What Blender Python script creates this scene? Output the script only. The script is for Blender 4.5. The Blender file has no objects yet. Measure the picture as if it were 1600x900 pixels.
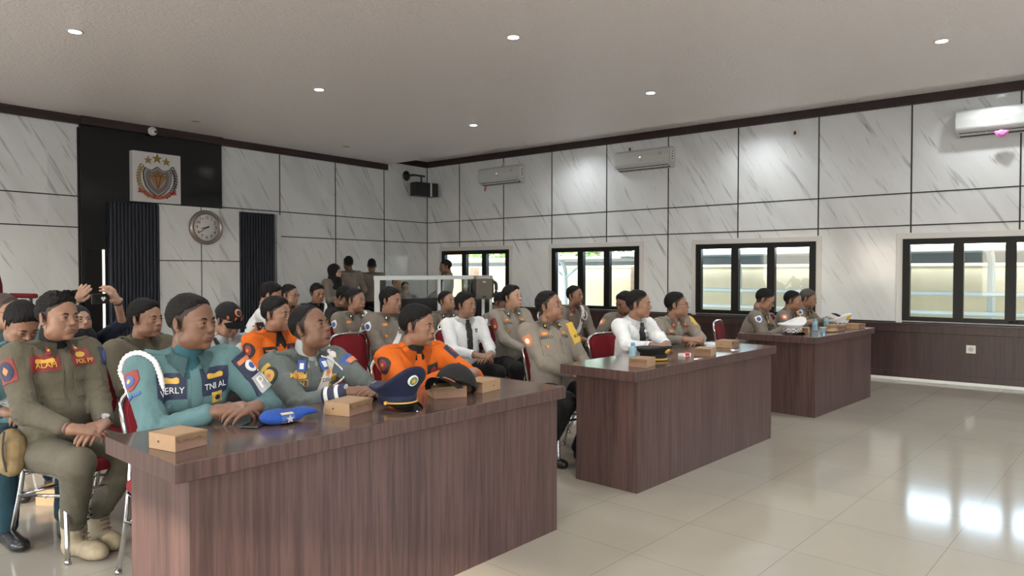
import bpy, bmesh, math, random
import numpy as np
from mathutils import Vector, Matrix
from mathutils.bvhtree import BVHTree

random.seed(7)
SC = bpy.context.scene
COL = SC.collection
PI = math.pi

# ------------------------------------------------------------------ camera, world, light, exposure
cam_d = bpy.data.cameras.new('camera')
cam = bpy.data.objects.new('camera', cam_d)
COL.objects.link(cam)
cam_d.sensor_width = 36.0
cam_d.lens = 36.0 * 1103.0 / 1600.0
cam_d.clip_start = 0.05
cam.location = (0, 0, 1.42)
cam.rotation_euler = (math.radians(90 - 1.25), 0, math.radians(38.6 - 90))
SC.camera = cam

W = bpy.data.worlds.new('sky')
SC.world = W
W.use_nodes = True
wn = W.node_tree
bg = wn.nodes['Background']
sky = wn.nodes.new('ShaderNodeTexSky')
sky.sky_type = 'NISHITA'
sky.sun_disc = False
sky.sun_elevation = math.radians(48)
sky.sun_rotation = math.radians(250)
sky.dust_density = 3.0
sky.air_density = 1.2
smix = wn.nodes.new('ShaderNodeMixRGB')
smix.inputs['Fac'].default_value = 0.72
smix.inputs['Color2'].default_value = (0.95, 0.98, 1.0, 1)
wn.links.new(sky.outputs[0], smix.inputs['Color1'])
wn.links.new(smix.outputs[0], bg.inputs['Color'])
bg.inputs['Strength'].default_value = 6.2

sun_d = bpy.data.lights.new('sun', 'SUN')
sun = bpy.data.objects.new('sun', sun_d)
COL.objects.link(sun)
sun_d.energy = 6.5
sun_d.color = (1.0, 0.86, 0.66)
sun_d.angle = math.radians(1.2)
# low sun that comes in through the windows of the left wall, travelling to +X and slightly down
sun.rotation_euler = Vector((0.93, 0.16, -0.36)).to_track_quat('-Z', 'Y').to_euler()

SC.view_settings.view_transform = 'Standard'
SC.view_settings.look = 'None'
SC.view_settings.gamma = 1.0
SC.view_settings.exposure = 0.18
SC.view_settings.use_curve_mapping = False
SC.cycles.use_denoising = True
SC.cycles.max_bounces = 8
SC.cycles.diffuse_bounces = 5
SC.cycles.glossy_bounces = 4
SC.cycles.transmission_bounces = 8
SC.cycles.transparent_max_bounces = 8
SC.cycles.caustics_reflective = False
SC.cycles.caustics_refractive = False
SC.cycles.sample_clamp_indirect = 6.0

LAMP_W = 80.0          # watts of each ceiling downlight

# ------------------------------------------------------------------ materials
MATS = {}
def nmat(name):
    m = bpy.data.materials.new(name); m.use_nodes = True
    return m, m.node_tree, m.node_tree.nodes['Principled BSDF']
def N(nt, t, **kw):
    n = nt.nodes.new(t)
    for k, v in kw.items():
        if k in n.inputs: n.inputs[k].default_value = v
        else: setattr(n, k, v)
    return n
def L(nt, a, b): nt.links.new(a, b)
def ramp(nt, fac, stops):
    r = nt.nodes.new('ShaderNodeValToRGB')
    e = r.color_ramp.elements
    while len(e) < len(stops): e.new(0.5)
    for i, (p, c) in enumerate(stops):
        e[i].position = p; e[i].color = (*c, 1)
    L(nt, fac, r.inputs[0]); return r
def coords(nt, scale=(1, 1, 1), rot=(0, 0, 0), kind='Object'):
    tc = nt.nodes.new('ShaderNodeTexCoord'); mp = nt.nodes.new('ShaderNodeMapping')
    mp.inputs['Scale'].default_value = scale; mp.inputs['Rotation'].default_value = rot
    L(nt, tc.outputs[kind], mp.inputs[0]); return mp.outputs[0]
def bump(nt, bs, height, strength=.3, dist=.01):
    b = nt.nodes.new('ShaderNodeBump'); b.inputs['Strength'].default_value = strength
    b.inputs['Distance'].default_value = dist
    L(nt, height, b.inputs['Height']); L(nt, b.outputs[0], bs.inputs['Normal'])
def plain(name, c, rough=.5, metal=0., coat=0., emit=0., var=.0, scale=20):
    if name in MATS: return MATS[name]
    m, nt, bs = nmat(name)
    bs.inputs['Roughness'].default_value = rough; bs.inputs['Metallic'].default_value = metal
    bs.inputs['Coat Weight'].default_value = coat
    bs.inputs['Base Color'].default_value = (*c, 1)
    no = N(nt, 'ShaderNodeTexNoise', Scale=scale, Detail=3.0)
    L(nt, coords(nt), no.inputs['Vector'])
    if var > 0:
        r = ramp(nt, no.outputs[0], [(.3, tuple(x * (1 - var) for x in c)), (.7, tuple(min(1, x * (1 + var)) for x in c))])
        L(nt, r.outputs[0], bs.inputs['Base Color'])
    if emit:
        bs.inputs['Emission Color'].default_value = (*c, 1); bs.inputs['Emission Strength'].default_value = emit
    MATS[name] = m; return m
def cloth(name, c, rough=.85, weave=420, fold=.5):
    if name in MATS: return MATS[name]
    m, nt, bs = nmat(name)
    bs.inputs['Roughness'].default_value = rough
    bs.inputs['Sheen Weight'].default_value = .03; bs.inputs['Specular IOR Level'].default_value = .3
    co = coords(nt)
    n1 = N(nt, 'ShaderNodeTexNoise', Scale=9.0, Detail=4.0); L(nt, co, n1.inputs['Vector'])
    c = tuple(x * .74 for x in c)
    r = ramp(nt, n1.outputs[0], [(.3, tuple(x * .9 for x in c)), (.7, tuple(min(1, x * 1.08) for x in c))])
    L(nt, r.outputs[0], bs.inputs['Base Color'])
    n2 = N(nt, 'ShaderNodeTexNoise', Scale=float(weave), Detail=1.0); L(nt, co, n2.inputs['Vector'])
    n3 = N(nt, 'ShaderNodeTexNoise', Scale=13.0, Detail=3.0, Distortion=1.2)
    L(nt, coords(nt, (1, 1, .55)), n3.inputs['Vector'])
    mx = N(nt, 'ShaderNodeMath', operation='MULTIPLY_ADD')
    L(nt, n2.outputs[0], mx.inputs[0]); mx.inputs[1].default_value = .06
    L(nt, n3.outputs[0], mx.inputs[2])
    bump(nt, bs, mx.outputs[0], fold * .7, .02)
    MATS[name] = m; return m
def hair_m(m):
    nt = m.node_tree; bs = nt.nodes['Principled BSDF']
    n = N(nt, 'ShaderNodeTexNoise', Scale=240.0, Detail=2.0); L(nt, coords(nt, (1, .12, .35)), n.inputs['Vector']); bump(nt, bs, n.outputs[0], .8, .004)
def skin(name, c):
    if name in MATS: return MATS[name]
    m, nt, bs = nmat(name)
    bs.inputs['Roughness'].default_value = .48
    bs.inputs['Subsurface Weight'].default_value = .12
    bs.inputs['Subsurface Radius'].default_value = (.9, .35, .2)
    bs.inputs['Subsurface Scale'].default_value = .008
    co = coords(nt)
    n1 = N(nt, 'ShaderNodeTexNoise', Scale=26.0, Detail=4.0); L(nt, co, n1.inputs['Vector'])
    r = ramp(nt, n1.outputs[0], [(.3, (c[0] * .88, c[1] * .84, c[2] * .82)), (.7, (min(1, c[0] * 1.1), c[1] * 1.1, c[2] * 1.1))])
    L(nt, r.outputs[0], bs.inputs['Base Color'])
    n2 = N(nt, 'ShaderNodeTexNoise', Scale=260.0, Detail=2.0); L(nt, co, n2.inputs['Vector'])
    bump(nt, bs, n2.outputs[0], .15, .002)
    MATS[name] = m; return m

def marble(name, seed=0., light=(.72, .75, .775), dark=(.15, .15, .165), axis='x'):
    """white marble sheet with slanting grey veins; every panel (object random) has its own cut"""
    m, nt, bs = nmat(name)
    bs.inputs['Roughness'].default_value = .13
    bs.inputs['Specular IOR Level'].default_value = .5
    tc = nt.nodes.new('ShaderNodeTexCoord')
    geo = nt.nodes.new('ShaderNodeNewGeometry')
    sx = nt.nodes.new('ShaderNodeSeparateXYZ'); L(nt, geo.outputs['Position'], sx.inputs[0])
    # u along the wall (left to right in the picture), v up
    u = sx.outputs['X'] if axis == 'x' else sx.outputs['Y']
    mu = N(nt, 'ShaderNodeMath', operation='MULTIPLY'); L(nt, u, mu.inputs[0]); mu.inputs[1].default_value = 1.0 if axis == 'x' else -1.0
    fl = N(nt, 'ShaderNodeMath', operation='MULTIPLY_ADD'); L(nt, mu.outputs[0], fl.inputs[0]); fl.inputs[1].default_value = 1 / (1.1523 if axis == 'y' else 1.1635); fl.inputs[2].default_value = .4650 if axis == 'y' else .0065
    fr = N(nt, 'ShaderNodeMath', operation='FLOOR'); L(nt, fl.outputs[0], fr.inputs[0])
    cb = nt.nodes.new('ShaderNodeCombineXYZ'); L(nt, mu.outputs[0], cb.inputs[0]); L(nt, sx.outputs['Z'], cb.inputs[1])
    off = N(nt, 'ShaderNodeMath', operation='MULTIPLY'); L(nt, fr.outputs[0], off.inputs[0]); off.inputs[1].default_value = 7.31
    L(nt, off.outputs[0], cb.inputs[2])
    def veins(rot, sc, scale, detail, dist, lo, hi):
        mp = nt.nodes.new('ShaderNodeMapping'); mp.inputs['Rotation'].default_value = (0, 0, rot)
        L(nt, cb.outputs[0], mp.inputs[0])
        m2 = nt.nodes.new('ShaderNodeMapping'); m2.inputs['Scale'].default_value = sc
        L(nt, mp.outputs[0], m2.inputs[0])
        n = N(nt, 'ShaderNodeTexNoise', Scale=scale, Detail=detail, Distortion=dist); L(nt, m2.outputs[0], n.inputs['Vector'])
        mr = N(nt, 'ShaderNodeMapRange'); mr.inputs['From Min'].default_value = lo; mr.inputs['From Max'].default_value = hi
        L(nt, n.outputs[0], mr.inputs['Value']); return mr.outputs[0]
    a = math.radians(58)
    v1 = veins(a, (.60, 7.0, 1), 2.2, 5.0, .35, .60, .80)
    v2 = veins(a + .06, (.9, 15., 1), 1.8, 5.0, .5, .64, .80)
    v3 = veins(a, (.3, 1.2, 1), 1.6, 3.0, .3, .45, .80)
    mul = N(nt, 'ShaderNodeMath', operation='MULTIPLY'); L(nt, v2, mul.inputs[0]); mul.inputs[1].default_value = .95
    mx = N(nt, 'ShaderNodeMath', operation='MAXIMUM'); L(nt, v1, mx.inputs[0]); L(nt, mul.outputs[0], mx.inputs[1])
    base = N(nt, 'ShaderNodeMixRGB'); base.inputs['Color1'].default_value = (*light, 1)
    base.inputs['Color2'].default_value = (*(x * .78 for x in light), 1); L(nt, v3, base.inputs['Fac'])
    fin = N(nt, 'ShaderNodeMixRGB'); L(nt, base.outputs[0], fin.inputs['Color1']); fin.inputs['Color2'].default_value = (*dark, 1)
    cl = N(nt, 'ShaderNodeMath', operation='MULTIPLY'); L(nt, mx.outputs[0], cl.inputs[0]); cl.inputs[1].default_value = .8; cl.use_clamp = True
    L(nt, cl.outputs[0], fin.inputs['Fac']); L(nt, fin.outputs[0], bs.inputs['Base Color'])
    MATS[name] = m; return m

def wood(name, c1, c2, rough=.35, vertical=True, fine=60., coat=0.):
    if name in MATS: return MATS[name]
    m, nt, bs = nmat(name)
    bs.inputs['Roughness'].default_value = rough; bs.inputs['Coat Weight'].default_value = coat; bs.inputs['Specular IOR Level'].default_value = .28
    s = (1, 1, .035) if vertical else (.035, 1, 1)
    n1 = N(nt, 'ShaderNodeTexNoise', Scale=fine, Detail=4.0, Roughness=.7, Distortion=.2); L(nt, coords(nt, s), n1.inputs['Vector'])
    s2 = (1, 1, .012) if vertical else (.02, 1, 1)
    n2 = N(nt, 'ShaderNodeTexNoise', Scale=fine * .16, Detail=3.0); L(nt, coords(nt, s2), n2.inputs['Vector'])
    r1 = ramp(nt, n1.outputs[0], [(.36, c2), (.62, c1)])
    mixc = N(nt, 'ShaderNodeMixRGB', blend_type='MULTIPLY'); mixc.inputs['Fac'].default_value = .6
    r2 = ramp(nt, n2.outputs[0], [(.3, (.72, .72, .74)), (.7, (1.15, 1.1, 1.08))])
    L(nt, r1.outputs[0], mixc.inputs['Color1']); L(nt, r2.outputs[0], mixc.inputs['Color2'])
    L(nt, mixc.outputs[0], bs.inputs['Base Color'])
    MATS[name] = m; return m

def floor_mat():
    m, nt, bs = nmat('polished_tile')
    bs.inputs['Roughness'].default_value = .11
    bs.inputs['Specular IOR Level'].default_value = .36
    co = coords(nt, rot=(0, 0, math.radians(4.0)))
    mp = nt.nodes.new('ShaderNodeMapping'); mp.inputs['Location'].default_value = (-.12, -.21, 0); L(nt, co, mp.inputs[0])
    br = N(nt, 'ShaderNodeTexBrick', Scale=1.0)
    br.offset = 0; br.squash = 1
    br.inputs['Brick Width'].default_value = .58; br.inputs['Row Height'].default_value = .58
    br.inputs['Mortar Size'].default_value = .0022; br.inputs['Mortar Smooth'].default_value = .3
    br.inputs['Color1'].default_value = (.335, .30, .25, 1); br.inputs['Color2'].default_value = (.35, .315, .262, 1)
    br.inputs['Mortar'].default_value = (.22, .20, .17, 1)
    L(nt, mp.outputs[0], br.inputs['Vector'])
    n = N(nt, 'ShaderNodeTexNoise', Scale=1.6, Detail=5.0, Distortion=.8); L(nt, co, n.inputs['Vector'])
    r = ramp(nt, n.outputs[0], [(.3, (.94, .94, .94)), (.7, (1.04, 1.03, 1.0))])
    mx = N(nt, 'ShaderNodeMixRGB', blend_type='MULTIPLY'); mx.inputs['Fac'].default_value = 1
    L(nt, br.outputs['Color'], mx.inputs['Color1']); L(nt, r.outputs[0], mx.inputs['Color2'])
    L(nt, mx.outputs[0], bs.inputs['Base Color'])
    bump(nt, bs, br.outputs['Fac'], -.2, .002)
    return m
def ceiling_mat():
    m, nt, bs = nmat('textured_ceiling_paint')
    bs.inputs['Roughness'].default_value = .30
    bs.inputs['Base Color'].default_value = (.93, .88, .865, 1)
    n = N(nt, 'ShaderNodeTexNoise', Scale=26.0, Detail=5.0, Distortion=.9); L(nt, coords(nt, (1, 1.6, 1)), n.inputs['Vector'])
    bump(nt, bs, n.outputs[0], .8, .02)
    return m
def glass_mat():
    m, nt, bs = nmat('window_glass')
    out = nt.nodes['Material Output']
    tr = N(nt, 'ShaderNodeBsdfTransparent'); tr.inputs[0].default_value = (.93, .96, .95, 1)
    gl = N(nt, 'ShaderNodeBsdfGlossy'); gl.inputs['Roughness'].default_value = .02
    fr = N(nt, 'ShaderNodeFresnel'); fr.inputs[0].default_value = 1.35
    mx = N(nt, 'ShaderNodeMixShader'); L(nt, fr.outputs[0], mx.inputs[0]); L(nt, tr.outputs[0], mx.inputs[1]); L(nt, gl.outputs[0], mx.inputs[2])
    L(nt, mx.outputs[0], out.inputs[0]); MATS['glass'] = m; return m

# ------------------------------------------------------------------ object helpers
def link_mesh(name, me, mat, parent=None, smooth=False):
    o = bpy.data.objects.new(name, me)
    COL.objects.link(o)
    if mat is not None:
        for mm in (mat if isinstance(mat, (list, tuple)) else [mat]): me.materials.append(mm)
    if parent is not None: o.parent = parent
    if smooth: me.polygons.foreach_set('use_smooth', [True] * len(me.polygons))
    return o
def obj(name, bm, mat, parent=None, smooth=False):
    me = bpy.data.meshes.new(name)
    bmesh.ops.recalc_face_normals(bm, faces=bm.faces)
    bm.to_mesh(me); bm.free()
    return link_mesh(name, me, mat, parent, smooth)
def tag(o, label, cat, group=None, kind=None):
    o['label'] = label; o['category'] = cat
    if group: o['group'] = group
    if kind: o['kind'] = kind
    return o
def thing(name, label, cat, loc=(0, 0, 0), rz=0., group=None):
    o = bpy.data.objects.new(name, None); COL.objects.link(o)
    o.empty_display_size = .1
    o.location = loc; o.rotation_euler = (0, 0, rz)
    return tag(o, label, cat, group)
def struct(o):
    o['kind'] = 'structure'; return o
def box(bm, c, s, bev=0., seg=2, rot=None):
    """box centred at c with full sizes s"""
    r = bmesh.ops.create_cube(bm, size=1.0)
    vs = r['verts']
    M = Matrix.Translation(c) @ (rot.to_4x4() if rot is not None else Matrix.Identity(4)) @ Matrix.Diagonal((*s, 1))
    bmesh.ops.transform(bm, matrix=M, verts=vs)
    if bev > 0:
        es = list({e for v in vs for e in v.link_edges})
        bmesh.ops.bevel(bm, geom=es, offset=bev, segments=seg, affect='EDGES', profile=.5)
    return vs
def bxx(bm, x0, x1, y0, y1, z0, z1, bev=0., seg=2):
    return box(bm, ((x0 + x1) / 2, (y0 + y1) / 2, (z0 + z1) / 2), (abs(x1 - x0), abs(y1 - y0), abs(z1 - z0)), bev, seg)
def cyl(bm, a, b, r, r2=None, seg=16, caps=True):
    a = Vector(a); b = Vector(b); d = b - a
    res = bmesh.ops.create_cone(bm, cap_ends=caps, segments=seg, radius1=r, radius2=r if r2 is None else r2, depth=d.length)
    M = Matrix.Translation((a + b) / 2) @ d.to_track_quat('Z', 'Y').to_matrix().to_4x4()
    bmesh.ops.transform(bm, matrix=M, verts=res['verts'])
    return res['verts']
def tube(bm, pts, r, seg=10, closed=False, flat=1.0):
    """round tube along a smooth polyline"""
    pts = [Vector(p) for p in pts]; n = len(pts); rings = []
    up = Vector((0, 0, 1))
    for i, p in enumerate(pts):
        if closed: t = pts[(i + 1) % n] - pts[i - 1]
        else: t = pts[min(i + 1, n - 1)] - pts[max(i - 1, 0)]
        t.normalize()
        s = t.cross(up)
        if s.length < .05: s = t.cross(Vector((1, 0, 0)))
        s.normalize(); w = s.cross(t); w.normalize()
        rr = r[i] if isinstance(r, (list, tuple)) else r
        rings.append([bm.verts.new(p + s * math.cos(a) * rr + w * math.sin(a) * rr * flat) for a in [2 * PI * k / seg for k in range(seg)]])
    for i in range(n if closed else n - 1):
        A = rings[i]; B = rings[(i + 1) % n]
        for k in range(seg): bm.faces.new((A[k], A[(k + 1) % seg], B[(k + 1) % seg], B[k]))
    if not closed:
        bm.faces.new(rings[0][::-1]); bm.faces.new(rings[-1])
def curve_pts(pts, n=6):
    """Catmull-Rom through pts"""
    P = [Vector(p) for p in pts]; P = [P[0] * 2 - P[1]] + P + [P[-1] * 2 - P[-2]]
    out = []
    for i in range(1, len(P) - 2):
        for k in range(n):
            t = k / n
            a, b, c, d = P[i - 1], P[i], P[i + 1], P[i + 2]
            out.append(.5 * ((2 * b) + (c - a) * t + (2 * a - 5 * b + 4 * c - d) * t * t + (-a + 3 * b - 3 * c + d) * t ** 3))
    out.append(P[-2]); return out
def lathe(bm, prof, seg=24, c=(0, 0, 0)):
    rings = []
    for r, z in prof:
        rings.append([bm.verts.new((c[0] + max(r, 1e-4) * math.cos(2 * PI * k / seg), c[1] + max(r, 1e-4) * math.sin(2 * PI * k / seg), c[2] + z)) for k in range(seg)])
    for A, B in zip(rings[:-1], rings[1:]):
        for k in range(seg): bm.faces.new((A[k], A[(k + 1) % seg], B[(k + 1) % seg], B[k]))
    bm.faces.new(rings[0][::-1]); bm.faces.new(rings[-1])
def prism(bm, pts, y0, y1, M=None):
    """polygon in (x,z) extruded from y0 to y1"""
    A = [bm.verts.new((x, y0, z)) for x, z in pts]; B = [bm.verts.new((x, y1, z)) for x, z in pts]
    bm.faces.new(A); bm.faces.new(B[::-1])
    n = len(pts)
    for i in range(n): bm.faces.new((A[i], B[i], B[(i + 1) % n], A[(i + 1) % n]))
    if M is not None: bmesh.ops.transform(bm, matrix=M, verts=A + B)
    return A + B
def text_mesh(s, size=.1, depth=.001, align='CENTER'):
    cu = bpy.data.curves.new('lettering', 'FONT'); cu.body = s; cu.size = size
    cu.align_x = align; cu.align_y = 'CENTER'; cu.extrude = depth; cu.resolution_u = 3
    o = bpy.data.objects.new('lettering', cu); COL.objects.link(o)
    dg = bpy.context.evaluated_depsgraph_get()
    me = bpy.data.meshes.new_from_object(o.evaluated_get(dg))
    bpy.data.objects.remove(o); bpy.data.curves.remove(cu)
    return me
def dup(root, loc, rz, label):
    r = root.copy(); COL.objects.link(r); r.location = loc; r.rotation_euler = (0, 0, rz); r['label'] = label
    for ch in list(root.children):
        c = ch.copy(); COL.objects.link(c); c.parent = r
        for g in list(ch.children):
            d = g.copy(); COL.objects.link(d); d.parent = c
    return r
# ------------------------------------------------------------------ the room
XR, YB = 10.48, 10.64            # window wall (X) and back wall (Y)
X0, Y0 = -3.2, -3.6
Z1, Z2 = 3.55, 3.72              # dropped ceiling, raised strip along the window wall
XL = 9.37
M_MAR_R = marble('white_marble_sheet', 0., axis='y')
M_MAR_B = marble('white_marble_sheet_back', .2, axis='x')
M_GROOVE = plain('dark_groove', (.02, .02, .022), .5)
M_CROWN = wood('dark_brown_crown', (.050, .034, .034), (.032, .022, .022), .4, vertical=False, fine=40.)
M_WAIN = wood('dark_brown_wainscot', (.062, .037, .036), (.040, .024, .023), .33, vertical=True, fine=34.)
M_BLACKFR = plain('black_aluminium', (.005, .005, .0055), .4); M_BLACKFR.node_tree.nodes['Principled BSDF'].inputs['Specular IOR Level'].default_value = .25
M_WHITE = plain('white_paint', (.72, .71, .69), .4)
M_NAVY = plain('navy_slat', (.010, .014, .028), .5)
M_GRAN = plain('black_granite', (.007, .009, .011), .10, var=.25, scale=30)
M_GLASS = glass_mat()
M_CHROME = plain('chrome', (.62, .62, .62), .16, 1.)
M_BLACK = plain('black_plastic', (.014, .014, .015), .4)

bm = bmesh.new(); bxx(bm, X0 - .2, XR + .2, Y0 - .2, YB + .2, -.15, 0)
floor = struct(obj('floor', bm, floor_mat()))
MC = ceiling_mat()
bm = bmesh.new()
bxx(bm, X0 - .2, XL, Y0 - .2, YB + .2, Z1, Z2 + .3)
bxx(bm, XL, XR + .2, Y0 - .2, YB + .2, Z2, Z2 + .3)
struct(obj('ceiling', bm, MC))

WINS = [(10.20, 8.43), (7.43, 5.66), (4.66, 2.87), (1.78, -.01), (-1.1, -2.9)]   # window openings, y1 > y0
WZ0, WZ1 = .79, 1.86
def wall_with_holes(name, along, pos, thick, a0, a1, z0, z1, holes, hz0, hz1, mat):
    """wall sheet perpendicular to the other axis, with rectangular openings"""
    bm = bmesh.new()
    def bb(p, q, r, s):
        if q - p < 1e-4 or s - r < 1e-4: return
        if along == 'y': bxx(bm, pos, pos + thick, p, q, r, s)
        else: bxx(bm, p, q, pos, pos + thick, r, s)
    hs = sorted(holes)
    cur = a0
    for h0, h1 in hs:
        bb(cur, h0, z0, z1); bb(h0, h1, z0, hz0); bb(h0, h1, hz1, z1); cur = h1
    bb(cur, a1, z0, z1)
    return struct(obj(name, bm, mat))
holesR = [(b, a) for a, b in WINS]
wall_with_holes('wall_right', 'y', XR, .2, Y0 - .2, YB + .2, .70, Z2 + .02, holesR, WZ0, WZ1, M_MAR_R)
# masonry below the sheets
bm = bmesh.new(); bxx(bm, XR, XR + .2, Y0 - .2, YB + .2, 0, .70); struct(obj('wall_right_base', bm, M_WAIN))
bm = bmesh.new(); bxx(bm, X0, XR, YB, YB + .2, 0, Z2 + .02); struct(obj('wall_back', bm, M_MAR_B))
M_PLASTER = plain('cream_plaster', (.62, .60, .56), .6)
wall_with_holes('wall_left', 'y', X0 - .2, .2, Y0 - .2, YB + .2, 0, Z2, [(-2.6, -.6), (.4, 2.1), (3.9, 5.4), (6.4, 8.4)], .75, 2.32, M_PLASTER)
wall_with_holes('wall_front', 'x', Y0 - .2, .2, X0, XR, 0, Z2, [(-2, .2), (4.6, 6.8)], .75, 2.2, M_PLASTER)  # unseen window openings, added to let in soft fill light

# joints between the marble sheets (recess strips)
bm = bmesh.new()
yj = [9.718, 8.57, 7.44, 6.292, 5.145, 3.998, 2.844, 1.692, .535, -.62, -1.77, -2.92]
for y in yj:
    inwin = any(b - .05 < y < a + .05 for a, b in WINS)
    bxx(bm, XR - .004, XR + .001, y - .009, y + .009, (WZ1 + .08) if inwin else .75, Z2 - .08)
for z in (2.46, 2.038): bxx(bm, XR - .0045, XR + .001, Y0, YB, z - .008, z + .008)
bxx(bm, XR - .007, XR + .001, Y0, YB, .757, .778)
struct(obj('trim_1', bm, M_GROOVE))
bm = bmesh.new()
for x in [2.75, 6.971, 8.131, 9.298, 1.6, .45, -.7, -1.85]:
    bxx(bm, x - .009, x + .009, YB - .004, YB + .001, 0, Z1 - .1 if x < XL else Z2 - .08)
for x in [3.85]: bxx(bm, x - .009, x + .009, YB - .004, YB + .001, 0, 3.4)
for z in (2.46, 2.038):
    bxx(bm, X0, 3.87, YB - .0045, YB + .001, z - .008, z + .008)
    bxx(bm, 5.9 if z > 2.2 else 6.88, XR, YB - .0045, YB + .001, z - .008, z + .008)
bxx(bm, XR - .012, XR + .001, YB - .012, YB + .001, 0, Z2)
struct(obj('trim_2', bm, M_GROOVE))

# crown mouldings
bm = bmesh.new()
bxx(bm, X0, 3.87, YB - .045, YB, Z1 - .115, Z1); bxx(bm, 3.87, 5.90, YB - .10, YB, Z1 - .115, Z1); bxx(bm, 5.90, XL, YB - .045, YB, Z1 - .115, Z1)
bxx(bm, X0, 3.87, YB - .06, YB, Z1 - .02, Z1)
struct(obj('trim_3', bm, M_CROWN))
bm = bmesh.new()
bxx(bm, XL + .02, XR, YB - .045, YB, Z2 - .118, Z2); bxx(bm, XR - .045, XR, Y0, YB - .045, Z2 - .118, Z2)
struct(obj('trim_4', bm, M_CROWN))
# ceiling lip shadow line
# wainscot on the window wall
bm = bmesh.new()
bxx(bm, XR - .035, XR, Y0, YB, .64, .745, .004); bxx(bm, XR - .05, XR, Y0, YB, .735, .755, .004)
bxx(bm, XR - .012, XR, Y0, YB, .04, .64)
y = YB - .1
while y > Y0 + 1.2:
    y1, y0 = y, y - 1.03
    for a, b, c, d in ((y0, y0 + .13, .04, .64), (y0 + .13, y1, .55, .64), (y0 + .13, y1, .04, .12)):
        bxx(bm, XR - .02, XR - .011, a, b, c, d)
    y -= 1.03
struct(obj('trim_5', bm, M_WAIN))
bm = bmesh.new()
bxx(bm, XR - .03, XR, Y0, YB, 0, .04, .004)
struct(obj('baseboard_right', bm, M_WHITE))
bm = bmesh.new(); bxx(bm, X0, XR, YB - .014, YB, 0, .1, .003); struct(obj('baseboard_back', bm, M_WHITE))

# windows of the window wall
for i, (a, b) in enumerate(WINS):
    root = bpy.data.objects.new('window_%d' % (i + 1), None); COL.objects.link(root); root['kind'] = 'structure'
    bm = bmesh.new()
    # flat white surround
    s = .075
    bxx(bm, XR - .012, XR, b - s, a + s, WZ1, WZ1 + s, .003); bxx(bm, XR - .012, XR, b - s, b, WZ0 - .03, WZ1, .003); bxx(bm, XR - .012, XR, a, a + s, WZ0 - .03, WZ1, .003)
    obj('surround', bm, plain('surround_stone', (.60, .60, .60), .25), root)
    bm = bmesh.new()
    bxx(bm, XR - .02, XR + .06, b, a, WZ1 - .075, WZ1); bxx(bm, XR - .02, XR + .06, b, a, WZ0, WZ0 + .055)
    bxx(bm, XR - .022, XR + .062, a - .085, a + .001, WZ0 - .001, WZ1 + .001); bxx(bm, XR - .022, XR + .062, b - .001, b + .085, WZ0 - .001, WZ1 + .001)
    w = (a - b - .17) / 3
    for k in (1, 2):
        c = b + .085 + w * k; bxx(bm, XR - .024, XR + .064, c - .055, c + .055, WZ0 + .001, WZ1 - .001)
    obj('window_frame', bm, M_BLACKFR, root)
    for k in range(3):
        c0 = b + .085 + w * k + (.055 if k else 0); c1 = b + .085 + w * (k + 1) - (.055 if k < 2 else 0)
        bm = bmesh.new(); bxx(bm, XR + .018, XR + .024, c0 - .01, c1 + .01, WZ0 + .05, WZ1 - .07); obj('pane', bm, M_GLASS, root)
    bm = bmesh.new(); cyl(bm, (XR - .02, b + .085 + w * 1, WZ0 + .03), (XR - .045, b + .085 + w, WZ0 + .03), .012); cyl(bm, (XR - .04, b + .085 + w, WZ0 + .03), (XR - .04, b + .085 + w - .09, WZ0 + .03), .008)
    obj('handle', bm, M_BLACKFR, root, True)

# ---- black granite field, slatted panels, marble centre panel on the back wall
bm = bmesh.new(); bxx(bm, 3.86, 5.90, YB - .05, YB, 0, Z1 - .11, .003)
g = struct(obj('trim_6', bm, M_GRAN))
YF = YB - .14
def slats(x0, x1, z1):
    bm = bmesh.new(); bxx(bm, x0, x1, YF + .03, YB - .0, 0, z1)
    x = x0
    while x < x1 - .02:
        bxx(bm, x, x + .030, YF, YF + .035, 0, z1, .004, 1); x += .0495
    return struct(obj('trim_7', bm, M_NAVY))
slats(4.20, 4.88, 2.41); slats(6.15, 6.80, 2.40)
bm = bmesh.new(); bxx(bm, 4.88, 6.15, YB - .12, YB, 0, 2.425, .002)
struct(obj('trim_8', bm, M_MAR_B))
bm = bmesh.new(); bxx(bm, 4.88, 6.15, YB - .124, YB - .11, 1.592, 1.606); bxx(bm, 5.51, 5.522, YB - .124, YB - .11, 0, 2.425)
struct(obj('trim_9', bm, M_GROOVE))
bm = bmesh.new(); bxx(bm, 6.88, 6.96, YB - .05, YB, 0, 2.40, .002); struct(obj('trim_10', bm, M_MAR_B))
# dark doorway seen edge-on beside the left slats, a self-glowing strip standing in for daylight along its jamb
root = bpy.data.objects.new('door_1', None); COL.objects.link(root); root['kind'] = 'structure'
bm = bmesh.new(); bxx(bm, 3.90, 4.12, YB - .06, YB - .045, 0, 1.74, .002); obj('door_leaf', bm, M_BLACKFR, root)
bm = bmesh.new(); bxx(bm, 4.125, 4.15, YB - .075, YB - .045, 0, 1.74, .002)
obj('daylight_strip', bm, plain('daylight_glow', (1., .93, .8), .5, emit=1.1), root)

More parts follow.
